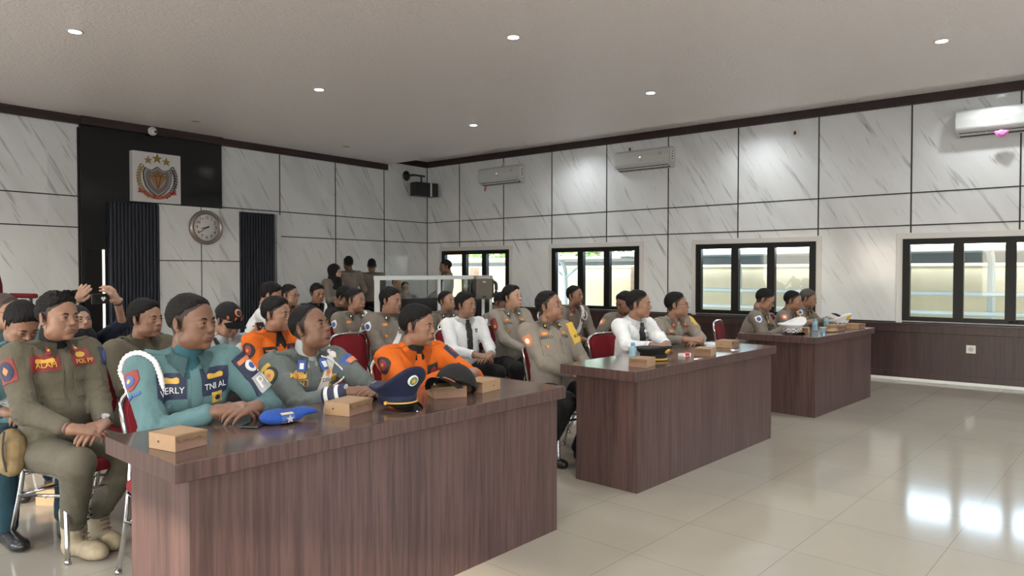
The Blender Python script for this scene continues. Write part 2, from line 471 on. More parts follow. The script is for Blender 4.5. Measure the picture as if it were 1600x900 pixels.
# ---- ceiling downlights
M_LED = plain('led_diffuser', (1., 1., .97), .4, emit=16.)
M_OFF = plain('unlit_diffuser', (.42, .40, .37), .5)
def downlight(x, y, z, on, label, w=1.0):
    t = thing('downlight', label, 'ceiling light', (x, y, z), 0, 'recessed ceiling downlights')
    bm = bmesh.new(); lathe(bm, [(.050, -.002), (.052, -.008), (.068, -.006), (.070, -.001)], 28); obj('trim_ring', bm, M_WHITE, t, True)
    bm = bmesh.new(); lathe(bm, [(.0495, -.004), (.0495, -.0075), (.03, -.010), (.001, -.0105)], 28); obj('diffuser', bm, M_LED if on else M_OFF, t, True)
    if on:
        ld = bpy.data.lights.new('bulb', 'SPOT'); ld.energy = LAMP_W * w; ld.spot_size = math.radians(150); ld.spot_blend = .9
        ld.shadow_soft_size = .05; ld.color = (.97, 1.0, .99)
        lo = bpy.data.objects.new('bulb', ld); COL.objects.link(lo); lo.location = (0, 0, -.03); lo.parent = t
DL = [(2.5, 6.93, 'lit downlight nearest the left edge of the ceiling'), (5.03, 4.0, 'lit downlight, large and bright at the top centre of the ceiling'),
      (7.57, .99, 'lit downlight, rightmost on the flat ceiling'), (5.05, 6.9, 'lit downlight left of centre, over the second rows of officers'),
      (7.59, 3.96, 'lit downlight right of centre, over the middle desk'), (7.65, 6.82, 'lit downlight, farthest lit one, above the glass partition')]
for x, y, l in DL: downlight(x, y, Z1, True, l)
for x, y, l in [(5.02, 9.7, 'unlit downlight above the emblem board'), (7.61, 9.66, 'unlit downlight near the far back corner')]: downlight(x, y, Z1, False, l)
for x, y, l in [(9.84, .78, 'lit downlight in the raised strip above the near air conditioner'), (9.84, 3.62, 'lit downlight in the raised strip between the windows'),
                (9.84, 6.7, 'lit downlight in the raised strip beyond the middle air conditioner')]: downlight(x, y, Z2, True, l, .62)
ORD = ['first', 'second', 'third', 'fourth']
for ix, x in enumerate((-2., 0., 2.5, 5.03)):
    for iy, y in enumerate((-2.2, 1.0, 4.0, 6.9)):
        if (x, y) in ((5.03, 4.0), (5.03, 6.9), (2.5, 6.9)): continue
        downlight(x, y, Z1, True, 'lit downlight outside the view, %s row from the left wall, %s from the front wall' % (ORD[ix], ORD[iy]))
downlight(7.57, -2.0, Z1, True, 'lit downlight outside the view, beyond the lower right of the picture')

# ---- outside, seen through the windows
M_YARD = plain('yard_concrete', (.42, .40, .36), .8, var=.15, scale=3)
M_CREAM = plain('cream_boundary_wall', (.80, .71, .50), .8, var=.06, scale=2)
M_PALE = plain('pale_blue_steel', (.60, .68, .66), .4)
M_GREYD = plain('canopy_shade_grey', (.20, .24, .26), .6)
bm = bmesh.new(); bxx(bm, XR + .2, XR + 16, -14, 30, -.3, -.05); struct(obj('yard_ground', bm, M_YARD))
bm = bmesh.new(); bxx(bm, 16.0, 16.2, -10, 30, -.1, 1.56); bxx(bm, 15.97, 16.23, -10, 30, 1.55, 1.62)
struct(obj('boundary_wall', bm, M_CREAM))
for y in (3.25, 8.7, 14.2):
    bm = bmesh.new(); bxx(bm, 15.9, 16.05, y - .14, y + .14, -.1, 1.6, .01)
    tag(obj('wall_pier', bm, plain('weathered_pier', (.42, .30, .22), .8, var=.25, scale=8)), 'weathered brown pier on the cream boundary wall outside', 'pier', 'piers of the boundary wall', 'structure')
# railing with two white pipes
t = thing('railing', 'white pipe railing with two rails outside the windows', 'railing', (12.5, 0, 0))
for z in (1.10, .80):
    bm = bmesh.new(); cyl(bm, (0, -6, z), (0, 6.6, z), .035, seg=14); obj('rail', bm, plain('white_enamel', (.74, .78, .72), .3), t, True)
# canopy posts with curved brackets
t = thing('canopy', 'pale blue steel parking canopy outside the windows', 'canopy', (13.2, 0, 0))
for y in (-1.4, 1.02, 5.0, 9.0, 13.2):
    bm = bmesh.new(); tube(bm, curve_pts([(0, y, -.05), (0, y, .6), (0, y, 1.25), (-.03, y + .0, 1.50), (-.16, y + .0, 1.68), (-.42, y + .0, 1.77)]), .052, 10)
    if y > 8: cyl(bm, (0, y, 1.3), (.0, y + .6, 1.72), .03); cyl(bm, (0, y, 1.3), (.0, y - .6, 1.72), .03)
    obj('post', bm, M_PALE, t)
bm = bmesh.new(); bxx(bm, -1.75, -1.68, -8, 7, 1.72, 1.785); bxx(bm, -1.75, 2.6, -8, 7, 1.785, 1.80); bxx(bm, -1.0, 2.4, 7, 18, 1.70, 1.745)
obj('roof_sheet', bm, plain('white_roof_sheet', (.55, .58, .56), .5), t)
bm = bmesh.new(); bxx(bm, 2.2, 2.5, -8, 18, 1.60, 1.82); obj('shade_band', bm, M_GREYD, t)  # dark band above the boundary wall, coloured as the canopy's shadow
# greenery and tiled roofs beyond
def foliage(bm, c, R, n, rnd, s=.11):
    for _ in range(n):
        v = Vector((rnd.gauss(0, 1), rnd.gauss(0, 1), rnd.gauss(0, 1))).normalized() * (rnd.random() ** .4)
        p = Vector(c) + Vector((v.x * R[0], v.y * R[1], v.z * R[2]))
        q = Vector((rnd.gauss(0, 1), rnd.gauss(0, 1), rnd.gauss(0, 1))).normalized().to_track_quat('Z', 'Y').to_matrix()
        sz = s * rnd.uniform(.6, 1.3)
        bm.faces.new([bm.verts.new(p + q @ Vector(a) * sz) for a in ((-1, 0, 0), (0, -.45, .1), (1, 0, 0), (0, .45, .1))])
rn = random.Random(3)
M_LEAF = plain('tree_leaf', (.09, .20, .05), .6, var=.35, scale=3)
for k, (x, y, z) in enumerate([(19, 15.5, 2.6), (18.5, 11.3, 2.5), (19, 22, 2.7)]):
    t = thing('tree', ['green leafy tree seen through the farther windows behind the canopy', 'green leafy tree behind the boundary wall, right of the first', 'green leafy tree beyond the far window'][k], 'tree', (x, y, 0), 0, 'trees beyond the boundary wall')
    bm = bmesh.new(); tube(bm, curve_pts([(0, 0, -.1), (.05, 0, 1.2), (0, .1, z)]), .1); obj('trunk', bm, plain('bark', (.12, .08, .05), .9), t)
    bm = bmesh.new(); foliage(bm, (0, 0, z), (1.3, 2.0, 1.1), 1500, rn); obj('crown', bm, M_LEAF, t)
t = thing('house', 'house with red tiled roof beyond the boundary wall', 'house', (21, 19, 0))
bm = bmesh.new(); bxx(bm, 0, 4, -3.5, 2.5, 0, 2.3); obj('house_wall', bm, M_CREAM, t)
bm = bmesh.new(); prism(bm, [(-.4, 2.2), (2, 3.4), (4.4, 2.2)], -3.9, 2.9); obj('roof', bm, plain('red_roof_tile', (.42, .14, .08), .7, var=.2, scale=20), t)
# ------------------------------------------------------------------ signed-distance modelling for bodies, clothes, hair, caps
def rotm(ax, ay, az):
    from mathutils import Euler
    return np.array(Euler((ax, ay, az), 'XYZ').to_matrix())
class Vol:
    def __init__(s, lo, hi, h):
        s.lo = np.array(lo, float); s.h = h
        s.n = np.maximum(4, np.ceil((np.array(hi) - s.lo) / h).astype(int) + 1)
        s.ax = [s.lo[i] + h * np.arange(s.n[i]) for i in range(3)]
        s.F = np.full(s.n, .12, np.float32)
    def region(s, lo, hi):
        a = np.clip(np.floor((np.array(lo) - s.lo) / s.h).astype(int), 0, s.n)
        b = np.clip(np.ceil((np.array(hi) - s.lo) / s.h).astype(int) + 1, 0, s.n)
        if (b - a).min() <= 0: return None, None
        sl = tuple(slice(a[i], b[i]) for i in range(3))
        P = [s.ax[i][a[i]:b[i]].astype(np.float32) for i in range(3)]
        return sl, (P[0][:, None, None], P[1][None, :, None], P[2][None, None, :])
    def put(s, sl, d, k, op):
        F = s.F[sl]
        if op == '-': d = -d; a = np.maximum(F, d); s.F[sl] = a + np.maximum(k - np.abs(F - d), 0) ** 2 / (4 * k) if k > 0 else a
        else:
            a = np.minimum(F, d); s.F[sl] = a - np.maximum(k - np.abs(F - d), 0) ** 2 / (4 * k) if k > 0 else a
    def ell(s, c, r, k=.01, R=None, op='+'):
        c = np.array(c, float); r = np.array(r, float); m = (r.max() if R is not None else r) + k * 1.5 + .012
        sl, P = s.region(c - m, c + m)
        if sl is None: return
        X, Y, Z = P[0] - c[0], P[1] - c[1], P[2] - c[2]
        if R is not None:
            X, Y, Z = (X * R[0][0] + Y * R[1][0] + Z * R[2][0], X * R[0][1] + Y * R[1][1] + Z * R[2][1], X * R[0][2] + Y * R[1][2] + Z * R[2][2])
        k0 = np.sqrt((X / r[0]) ** 2 + (Y / r[1]) ** 2 + (Z / r[2]) ** 2)
        k1 = np.sqrt((X / r[0] ** 2) ** 2 + (Y / r[1] ** 2) ** 2 + (Z / r[2] ** 2) ** 2) + 1e-9
        s.put(sl, (k0 * (k0 - 1) / k1).astype(np.float32), k, op)
    def cap(s, a, b, ra, rb=None, k=.01, op='+'):
        if rb is None: rb = ra
        a = np.array(a, float); b = np.array(b, float); m = max(ra, rb) + k * 1.5 + .012
        sl, P = s.region(np.minimum(a, b) - m, np.maximum(a, b) + m)
        if sl is None: return
        d = b - a; q = float(d @ d) + 1e-12
        X, Y, Z = P[0] - a[0], P[1] - a[1], P[2] - a[2]
        t = np.clip((X * d[0] + Y * d[1] + Z * d[2]) / q, 0, 1)
        D = np.sqrt((X - t * d[0]) ** 2 + (Y - t * d[1]) ** 2 + (Z - t * d[2]) ** 2) - (ra + (rb - ra) * t)
        s.put(sl, D.astype(np.float32), k, op)
    def chain(s, pts, rs, k=.01):
        for i in range(len(pts) - 1): s.cap(pts[i], pts[i + 1], rs[i], rs[i + 1], k)
    def field(s, fn, op, k=.004):
        P = (s.ax[0][:, None, None].astype(np.float32), s.ax[1][None, :, None].astype(np.float32), s.ax[2][None, None, :].astype(np.float32))
        d = fn(*P)
        d = np.broadcast_to(d, s.F.shape).astype(np.float32)
        if op == '&':      # intersection
            a = np.maximum(s.F, d); s.F = a + np.maximum(k - np.abs(s.F - d), 0) ** 2 / (4 * k)
        elif op == 'add': s.F = s.F + d
    def mesh(s):
        F = s.F; lo = s.lo; h = s.h
        F[0] = np.maximum(F[0], .01); F[-1] = np.maximum(F[-1], .01); F[:, 0] = np.maximum(F[:, 0], .01); F[:, -1] = np.maximum(F[:, -1], .01)
        F[:, :, 0] = np.maximum(F[:, :, 0], .01); F[:, :, -1] = np.maximum(F[:, :, -1], .01)
        S = (F < 0); n = F.shape
        c = np.zeros([x - 1 for x in n], np.int8)
        O = [(i, j, k) for i in (0, 1) for j in (0, 1) for k in (0, 1)]
        for i, j, k in O: c += S[i:n[0] - 1 + i, j:n[1] - 1 + j, k:n[2] - 1 + k]
        act = (c > 0) & (c < 8); ac = np.argwhere(act)
        idx = np.full(act.shape, -1, np.int64); idx[act] = np.arange(len(ac))
        acc = np.zeros((len(ac), 3)); cnt = np.zeros(len(ac))
        for o1 in O:
            for d in range(3):
                if o1[d]: continue
                o2 = list(o1); o2[d] = 1
                f1 = F[ac[:, 0] + o1[0], ac[:, 1] + o1[1], ac[:, 2] + o1[2]]; f2 = F[ac[:, 0] + o2[0], ac[:, 1] + o2[1], ac[:, 2] + o2[2]]
                m = (f1 < 0) != (f2 < 0); t = np.where(m, f1 / np.where(m, f1 - f2, 1), 0)
                p = np.array(o1, float)[None] + np.zeros((len(ac), 3)); p[:, d] += t
                acc += p * m[:, None]; cnt += m
        V = lo + h * (ac + acc / cnt[:, None])
        Q = []
        for d in range(3):
            a, b = [(1, 2), (2, 0), (0, 1)][d]
            s0 = [slice(1, n[0] - 1), slice(1, n[1] - 1), slice(1, n[2] - 1)]; s1 = list(s0)
            s0[d] = slice(0, n[d] - 1); s1[d] = slice(1, n[d])
            A = S[tuple(s0)]; B = S[tuple(s1)]
            e = np.argwhere(A != B); fl = A[tuple(e.T)]
            base = e.copy(); base[:, a] += 1; base[:, b] += 1
            def cell(da, db):
                g = base.copy(); g[:, a] += da; g[:, b] += db; return idx[tuple(g.T)]
            q = np.stack([cell(-1, -1), cell(0, -1), cell(0, 0), cell(-1, 0)], 1)
            q[~fl] = q[~fl][:, ::-1]
            Q.append(q)
        return V, np.concatenate(Q)
def np_mesh(name, V, Q, mi=None):
    me = bpy.data.meshes.new(name)
    k = Q.shape[1]
    me.vertices.add(len(V)); me.loops.add(len(Q) * k); me.polygons.add(len(Q))
    me.vertices.foreach_set('co', np.ascontiguousarray(V, np.float32).ravel())
    me.loops.foreach_set('vertex_index', np.ascontiguousarray(Q, np.int32).ravel())
    me.polygons.foreach_set('loop_start', np.arange(0, len(Q) * k, k, dtype=np.int32))
    me.polygons.foreach_set('use_smooth', np.ones(len(Q), bool))
    if mi is not None: me.polygons.foreach_set('material_index', mi.astype(np.int32))
    me.update(calc_edges=True); me.validate()
    return me
def join_np(parts):
    Vs, Qs, Ms, n = [], [], [], 0
    for V, Q, M in parts:
        Vs.append(V); Qs.append(Q + n); Ms.append(M); n += len(V)
    return np.concatenate(Vs), np.concatenate(Qs), np.concatenate(Ms)
def wav(X, Y, Z, seed, f):
    """smooth pseudo noise, about -1..1"""
    r = np.random.RandomState(seed); o = 0
    for i in range(5):
        k = r.normal(size=3) * f * (1 + .45 * i); o = o + np.sin(X * k[0] + Y * k[1] + Z * k[2] + r.rand() * 6.3) / (1 + .35 * i)
    return o / 3

def ik(S, T, l1, l2, pole):
    S = np.array(S, float); T = np.array(T, float); d = T - S; D = np.linalg.norm(d)
    D2 = min(D, (l1 + l2) * .995); u = d / D
    a = (l1 * l1 - l2 * l2 + D2 * D2) / (2 * D2); hgt = math.sqrt(max(l1 * l1 - a * a, 0))
    p = np.array(pole, float); p = p - (p @ u) * u; p /= np.linalg.norm(p) + 1e-9
    return S + u * a + p * hgt
def hand_caps(w, d, nrm, side, curl=.5, spread=.12, thumb=.6, sc=1.):
    """w wrist, d finger direction, nrm back-of-hand normal, side: +1 if the thumb lies towards (d x nrm)"""
    d = np.array(d, float); d /= np.linalg.norm(d); nrm = np.array(nrm, float); nrm -= (nrm @ d) * d; nrm /= np.linalg.norm(nrm)
    t = np.cross(d, nrm) * side
    out = []; w = np.array(w, float)
    offs = [.030, .010, -.011, -.030]; lens = [(.040, .026, .020), (.045, .029, .021), (.041, .027, .020), (.032, .021, .018)]
    kn = [.088, .092, .088, .080]
    for i in range(4):
        K = w + d * kn[i] * sc + t * offs[i] * sc
        out.append((w + t * offs[i] * .45 * sc, K, .0165 * sc, .0115 * sc, .014))
        p = K; ang = curl * .55
        base = t * (spread * (1.5 - i)) * .35
        r0 = [.0106, .0108, .0104, .0094][i]
        for j, l in enumerate(lens[i]):
            f = d * math.cos(ang) - nrm * math.sin(ang) + base * math.cos(ang)
            f /= np.linalg.norm(f); q = p + f * l * sc
            out.append((p, q, (r0 - j * .0010) * sc, (r0 - .0012 - j * .0011) * sc, .002)); p = q; ang += curl * .8
    p = w + t * .018 * sc + d * .012 * sc
    dirs = [d * .62 + t * .70 - nrm * .25, d * (.9 - .3 * thumb) + t * (.35 - .3 * thumb) - nrm * (.1 + .4 * thumb), d * (.9 - .5 * thumb) - t * .25 * thumb - nrm * (.1 + .5 * thumb)]
    for j, (l, r) in enumerate([(.042, .0155), (.032, .0118), (.026, .0105)]):
        f = dirs[j] / np.linalg.norm(dirs[j]); q = p + f * l * sc
        out.append((p, q, r * sc, (r - .0018) * sc, .006 if j == 0 else .003)); p = q
    return out

SKINS = {'d': skin('skin_deep_brown', (.165, .082, .052)), 'm': skin('skin_brown', (.265, .142, .095)), 'l': skin('skin_light_brown', (.32, .180, .122)), 'f': skin('skin_fair', (.42, .26, .19))}
LIPS = {'d': skin('lip_deep', (.135, .055, .045)), 'm': skin('lip_brown', (.19, .075, .06)), 'l': skin('lip_light', (.36, .17, .14)), 'f': skin('lip_fair', (.48, .20, .17))}
M_HAIR = plain('black_hair', (.006, .005, .005), .72, var=.4, scale=160)
M_HAIR.node_tree.nodes['Principled BSDF'].inputs['Specular IOR Level'].default_value = .22; hair_m(M_HAIR)
M_HAIRG = plain('greying_hair', (.055, .052, .05), .6, var=.6, scale=140)
M_STUB = plain('shaved_hair', (.045, .030, .024), .75, var=.3, scale=200)
STUBS = {k: plain('close_cropped_' + k, {'d': (.022, .013, .010), 'm': (.028, .017, .013), 'l': (.034, .021, .017), 'f': (.040, .027, .022)}[k], .7, var=.3, scale=220) for k in SKINS}
M_EYEW = plain('eye_white', (.52, .47, .43), .25)
M_IRIS = plain('dark_iris', (.012, .008, .006), .12)

def head_vol(h, p, hair, headwear):
    """p: dict of face proportions; returns head volume mesh in head space and hair mesh"""
    jw, nw, ck, ch, br = p.get('jaw', 1), p.get('nose', 1), p.get('cheek', 1), p.get('chin', 1), p.get('brow', 1)
    v = Vol((-.105, -.135, -.215), (.105, .125, .135), h)
    v.ell((0, .020, .032), (.073, .092, .084), .01)
    v.ell((0, -.034, .036), (.061, .052, .056), .03)
    v.ell((0, -.036, -.028), (.060 * (.5 + .5 * jw), .055, .075), .03)
    v.ell((0, -.028, -.070), (.049 * jw, .050, .037), .028)
    v.ell((0, -.072, -.097), (.021 * ch, .016, .015), .022)
    v.ell((0, .0, -.085), (.045 * jw, .045, .025), .03)
    for s in (-1, 1):
        v.ell((s * .041, -.057, -.018), (.021 * ck, .019, .016), .02)
        v.ell((s * .034, -.050, -.052), (.022 * ck * jw, .026, .028), .025)
        v.ell((s * .047 * jw, -.008, -.066), (.013, .024, .018), .018)
        v.ell((s * .025, -.081, .0195), (.023, .0095 * br, .0065), .014)
        v.ell((s * .031, -.098, .0015), (.0165, .0115, .0105), .012, op='-')
        v.ell((s * .031, -.0775, .0015), (.0170, .0150, .0130), .004)
        v.ell((s * .031, -.0940, -.0005), (.0135, .0070, .0041), .0015, op='-')
        v.ell((s * .031, -.085, -.0125), (.014, .007, .004), .008)      # lower lid fold
    v.cap((0, -.083, .013), (0, -.101, -.022), .0072 * nw, .0092 * nw, .012)
    v.ell((0, -.1035, -.0290), (.0118 * nw, .0110, .0090), .007)
    for s in (-1, 1):
        v.ell((s * .0135 * nw, -.0935, -.0325), (.0082 * nw, .0105, .0072), .005)
        if h < .004: v.ell((s * .0070 * nw, -.1020, -.0415), (.0036, .0050, .0036), .002, op='-')
    v.ell((0, -.080, -.062), (.027, .0175, .022), .015)
    v.ell((0, -.0965, -.0540), (.0040, .004, .007), .006, op='-')
    v.ell((0, -.0918, -.0592), (.0225, .0088, .0046), .004)
    v.ell((0, -.0905, -.0686), (.0195, .0090, .0056), .004)
    v.ell((0, -.0985, -.0636), (.0245, .0070, .0015), .002, op='-')
    v.ell((0, -.0895, -.0795), (.016, .006, .004), .008, op='-')
    for s in (-1, 1): v.cap((s * .0185, -.0945, -.034), (s * .033, -.0815, -.058), .0012, .0016, .005, op='-')
    for s in (-1, 1):
        R = rotm(.20, s * .12, s * .45)
        v.ell((s * .0765, .014, -.004), (.0065, .0180, .0305), .004, R)
        v.ell((s * .0835, .010, .000), (.0040, .0105, .0185), .003, R, op='-')
        v.ell((s * .0735, .004, -.029), (.0060, .0080, .0085), .005)
    return v
FADE = ('short', 'crop', 'spiky', 'side', 'buzz')
def hair_lines(c, style, p):
    hl = HL[style] + p.get('hairline', 0); y = c[:, 1]
    lo = np.interp(y, YS, [hl, hl, hl - .014, .030, -.014, -.024, .018, -.045, -.062, -.066]); lo = lo + np.where(y < -.03, .010 * np.cos(c[:, 0] * 45), 0)
    return lo, np.interp(y, YS, [hl, hl, hl - .012, .034, .018, .014, .020, -.020, -.040, -.046])
YS = [-.13, -.075, -.045, -.025, -.010, .004, .010, .040, .075, .11]
HL = {'buzz': .080, 'crop': .076, 'short': .072, 'thick': .066, 'long': .052, 'spiky': .070, 'side': .066}
def hair_mesh(h, style, seed, p):
    t = {'short': .010, 'thick': .017, 'long': .021, 'buzz': .005, 'crop': .008, 'spiky': .017, 'side': .017}[style]
    side = {'short': .003, 'thick': .008, 'long': .012, 'buzz': .002, 'crop': .002, 'spiky': .003, 'side': .0065}[style]
    v = Vol((-.115, -.125, -.11), (.115, .135, .155), h)
    v.ell((0, .020, .034), (.073 + side, .092 + side, .084 + t), .01)
    v.ell((0, -.034, .040), (.061 + side * .7, .052 + side * .7, .056 + t), .03)
    if style in ('spiky', 'thick', 'side', 'long'):
        v.ell((.008 if style == 'side' else 0, -.040, .088), (.050, .034, .024), .02)
    if style == 'spiky':
        for j in range(18): v.cap((.038 * math.sin(j * 1.7), -.050 + .060 * (j / 18), .100), (.052 * math.sin(j * 1.7), -.070 + .062 * (j / 18), .134 - .014 * (j / 18)), .012, .004, .008)
    hl = {'buzz': .080, 'crop': .076, 'short': .072, 'thick': .066, 'long': .052, 'spiky': .070, 'side': .066}[style] + p.get('hairline', 0)
    def keep(X, Y, Z):
        zl = np.interp(Y, YS, [hl, hl, hl - .012, .034, .018, .014, .020, -.020, -.040, -.046] if style in FADE else [hl, hl, hl - .014, .030, -.014, -.024, .018, -.045, -.062, -.066])
        zl = zl + np.where(Y < -.03, .010 * np.cos(X * 45), 0)
        return (zl - Z) * .75
    tap = .0095 if style in FADE else .006
    v.field(lambda X, Y, Z: tap * np.clip(1 - (-keep(X, Y, Z)) / .024, 0, 1), 'add')
    v.field(keep, '&', .006)
    # strand relief
    a = {'spiky': .0050, 'thick': .0030, 'long': .0028, 'short': .0022, 'crop': .0012, 'buzz': .0006, 'side': .0026}[style]
    v.field(lambda X, Y, Z: a * wav(X * 1.7, Y * .5, Z, seed, 130) + a * .6 * wav(X, Y, Z, seed + 1, 55), 'add')
    return v.mesh()

def xf(V, R, t): return V @ R.T + np.array(t)
TORSO_LAT = .0

def stick(bvh, poly, org, n, up, off=.0025, thick=.002, grid=0, mat=None, name='patch', parent=None, far=.25, lim=None):
    """thin badge/pocket/tape laid on the cloth: poly is a list of (u,v) outlines or (w,h) with grid"""
    n = Vector(n).normalized(); up = Vector(up); up = (up - n * up.dot(n)).normalized(); ux = up.cross(n).normalized()
    org = Vector(org)
    def proj(u, v, extra=0.):
        o = org + ux * u + up * v + n * far
        hit = bvh.ray_cast(o, -n, far * 2.2)
        if hit[0] is None:
            near = bvh.find_nearest(org + ux * u + up * v)
            p = near[0] if near[0] is not None else org
            return p + n * (off + extra)
        if lim and (hit[0] - (org + ux * u + up * v)).dot(n) > lim:
            near = bvh.find_nearest(org + ux * u + up * v + n * .02); return near[0] + n * (off + extra)
        return hit[0] + n * (off + extra)
    bm = bmesh.new()
    if isinstance(poly, bpy.types.Mesh):
        off += .004; me = poly; vs = []
        for vv in me.vertices: vs.append(bm.verts.new(proj(vv.co.x, vv.co.y, vv.co.z)))
        for pp in me.polygons:
            try: bm.faces.new([vs[i] for i in pp.vertices])
            except ValueError: pass
    else:
        w, h, shape = poly
        nu = max(2, int(w / .008)); nv = max(2, int(h / .008)); G = []
        for j in range(nv + 1):
            row = []
            for i in range(nu + 1):
                a = -1 + 2 * i / nu; b = -1 + 2 * j / nv; u = a * w / 2; v = b * h / 2
                if shape == 'round':
                    m = max(abs(a), abs(b)); l = math.hypot(a, b)
                    if l > 0: u *= m / l; v *= m / l
                elif shape == 'shield': u *= 1 - .75 * max(0, -b) ** 1.6
                elif shape == 'flap': v -= .18 * h * (1 - abs(a)) * (1 if b < 0 else 0)
                elif shape == 'diamond':
                    l = abs(a) + abs(b); m = max(abs(a), abs(b))
                    if l > 0: u *= m / l; v *= m / l
                elif shape == 'wing':
                    v *= .35 + .65 * (abs(a) ** .7 if b > 0 else .6) if abs(a) < .999 else .5
                row.append((u, v))
            G.append(row)
        top = [[bm.verts.new(proj(u, v, thick)) for u, v in row] for row in G]
        bot = [[bm.verts.new(proj(u, v, -.004)) for u, v in row] for row in G]
        for j in range(nv):
            for i in range(nu):
                bm.faces.new((top[j][i], top[j][i + 1], top[j + 1][i + 1], top[j + 1][i]))
        def wall(a, b, c, d): bm.faces.new((a, b, c, d))
        for i in range(nu): wall(bot[0][i], bot[0][i + 1], top[0][i + 1], top[0][i]); wall(top[nv][i], top[nv][i + 1], bot[nv][i + 1], bot[nv][i])
        for j in range(nv): wall(bot[j + 1][0], bot[j][0], top[j][0], top[j + 1][0]); wall(top[j + 1][nu], top[j][nu], bot[j][nu], bot[j + 1][nu])
    return obj(name, bm, mat, parent)

def ribbon(bvh, pts, width, mat, name, parent, off=.004, thick=.003, center=None):
    """strap that follows the cloth along a 3-D guide path"""
    P = curve_pts(pts, 8); C = Vector(center)
    bm = bmesh.new(); prev = None; ring = []
    Q = []
    for p in P:
        hit = bvh.find_nearest(p); q, nn = (hit[0], hit[1]) if hit[0] is not None else (p, (p - C).normalized())
        if nn.dot(p - C) < 0: nn = -nn
        Q.append((q, nn))
    for i, (q, nn) in enumerate(Q):
        t = (Q[min(i + 1, len(Q) - 1)][0] - Q[max(i - 1, 0)][0]).normalized(); s = t.cross(nn).normalized() * width / 2
        ring.append([bm.verts.new(q + nn * o + s * m) for o, m in ((off + thick, -1), (off + thick, 1), (-.004, 1), (-.004, -1))])
    for a, b in zip(ring[:-1], ring[1:]):
        for k in range(4): bm.faces.new((a[k], a[(k + 1) % 4], b[(k + 1) % 4], b[k]))
    bm.faces.new(ring[0][::-1]); bm.faces.new(ring[-1])
    return obj(name, bm, mat, parent)

def V3_(p): return Vector([float(a) for a in p])
def bvh_of(V, Q): return BVHTree.FromPolygons([tuple(v) for v in V], [tuple(int(i) for i in q) for q in Q])

SHOE = {}
def shoe_mesh(kind):
    if kind in SHOE: return SHOE[kind]
    v = Vol((-.07, -.24, -.01), (.07, .11, .30), .006)
    v.ell((0, -.145, .030), (.046, .075, .036), .02); v.ell((0, -.05, .038), (.040, .075, .042), .03); v.ell((0, .02, .040), (.036, .045, .045), .03)
    if kind == 'boot':
        v.cap((0, .005, .05), (0, .012, .215), .047, .056, .03); v.ell((0, -.13, .040), (.050, .078, .046), .02)
        v.cap((0, .008, .24), (0, .008, .30), .043, .05, .001, op='-')
    v.field(lambda X, Y, Z: .004 - Z, '&', .002)
    if kind == 'boot': v.field(lambda X, Y, Z: .0016 * wav(X, Y, Z, 5, 70), 'add')
    SHOE[kind] = v.mesh(); return SHOE[kind]

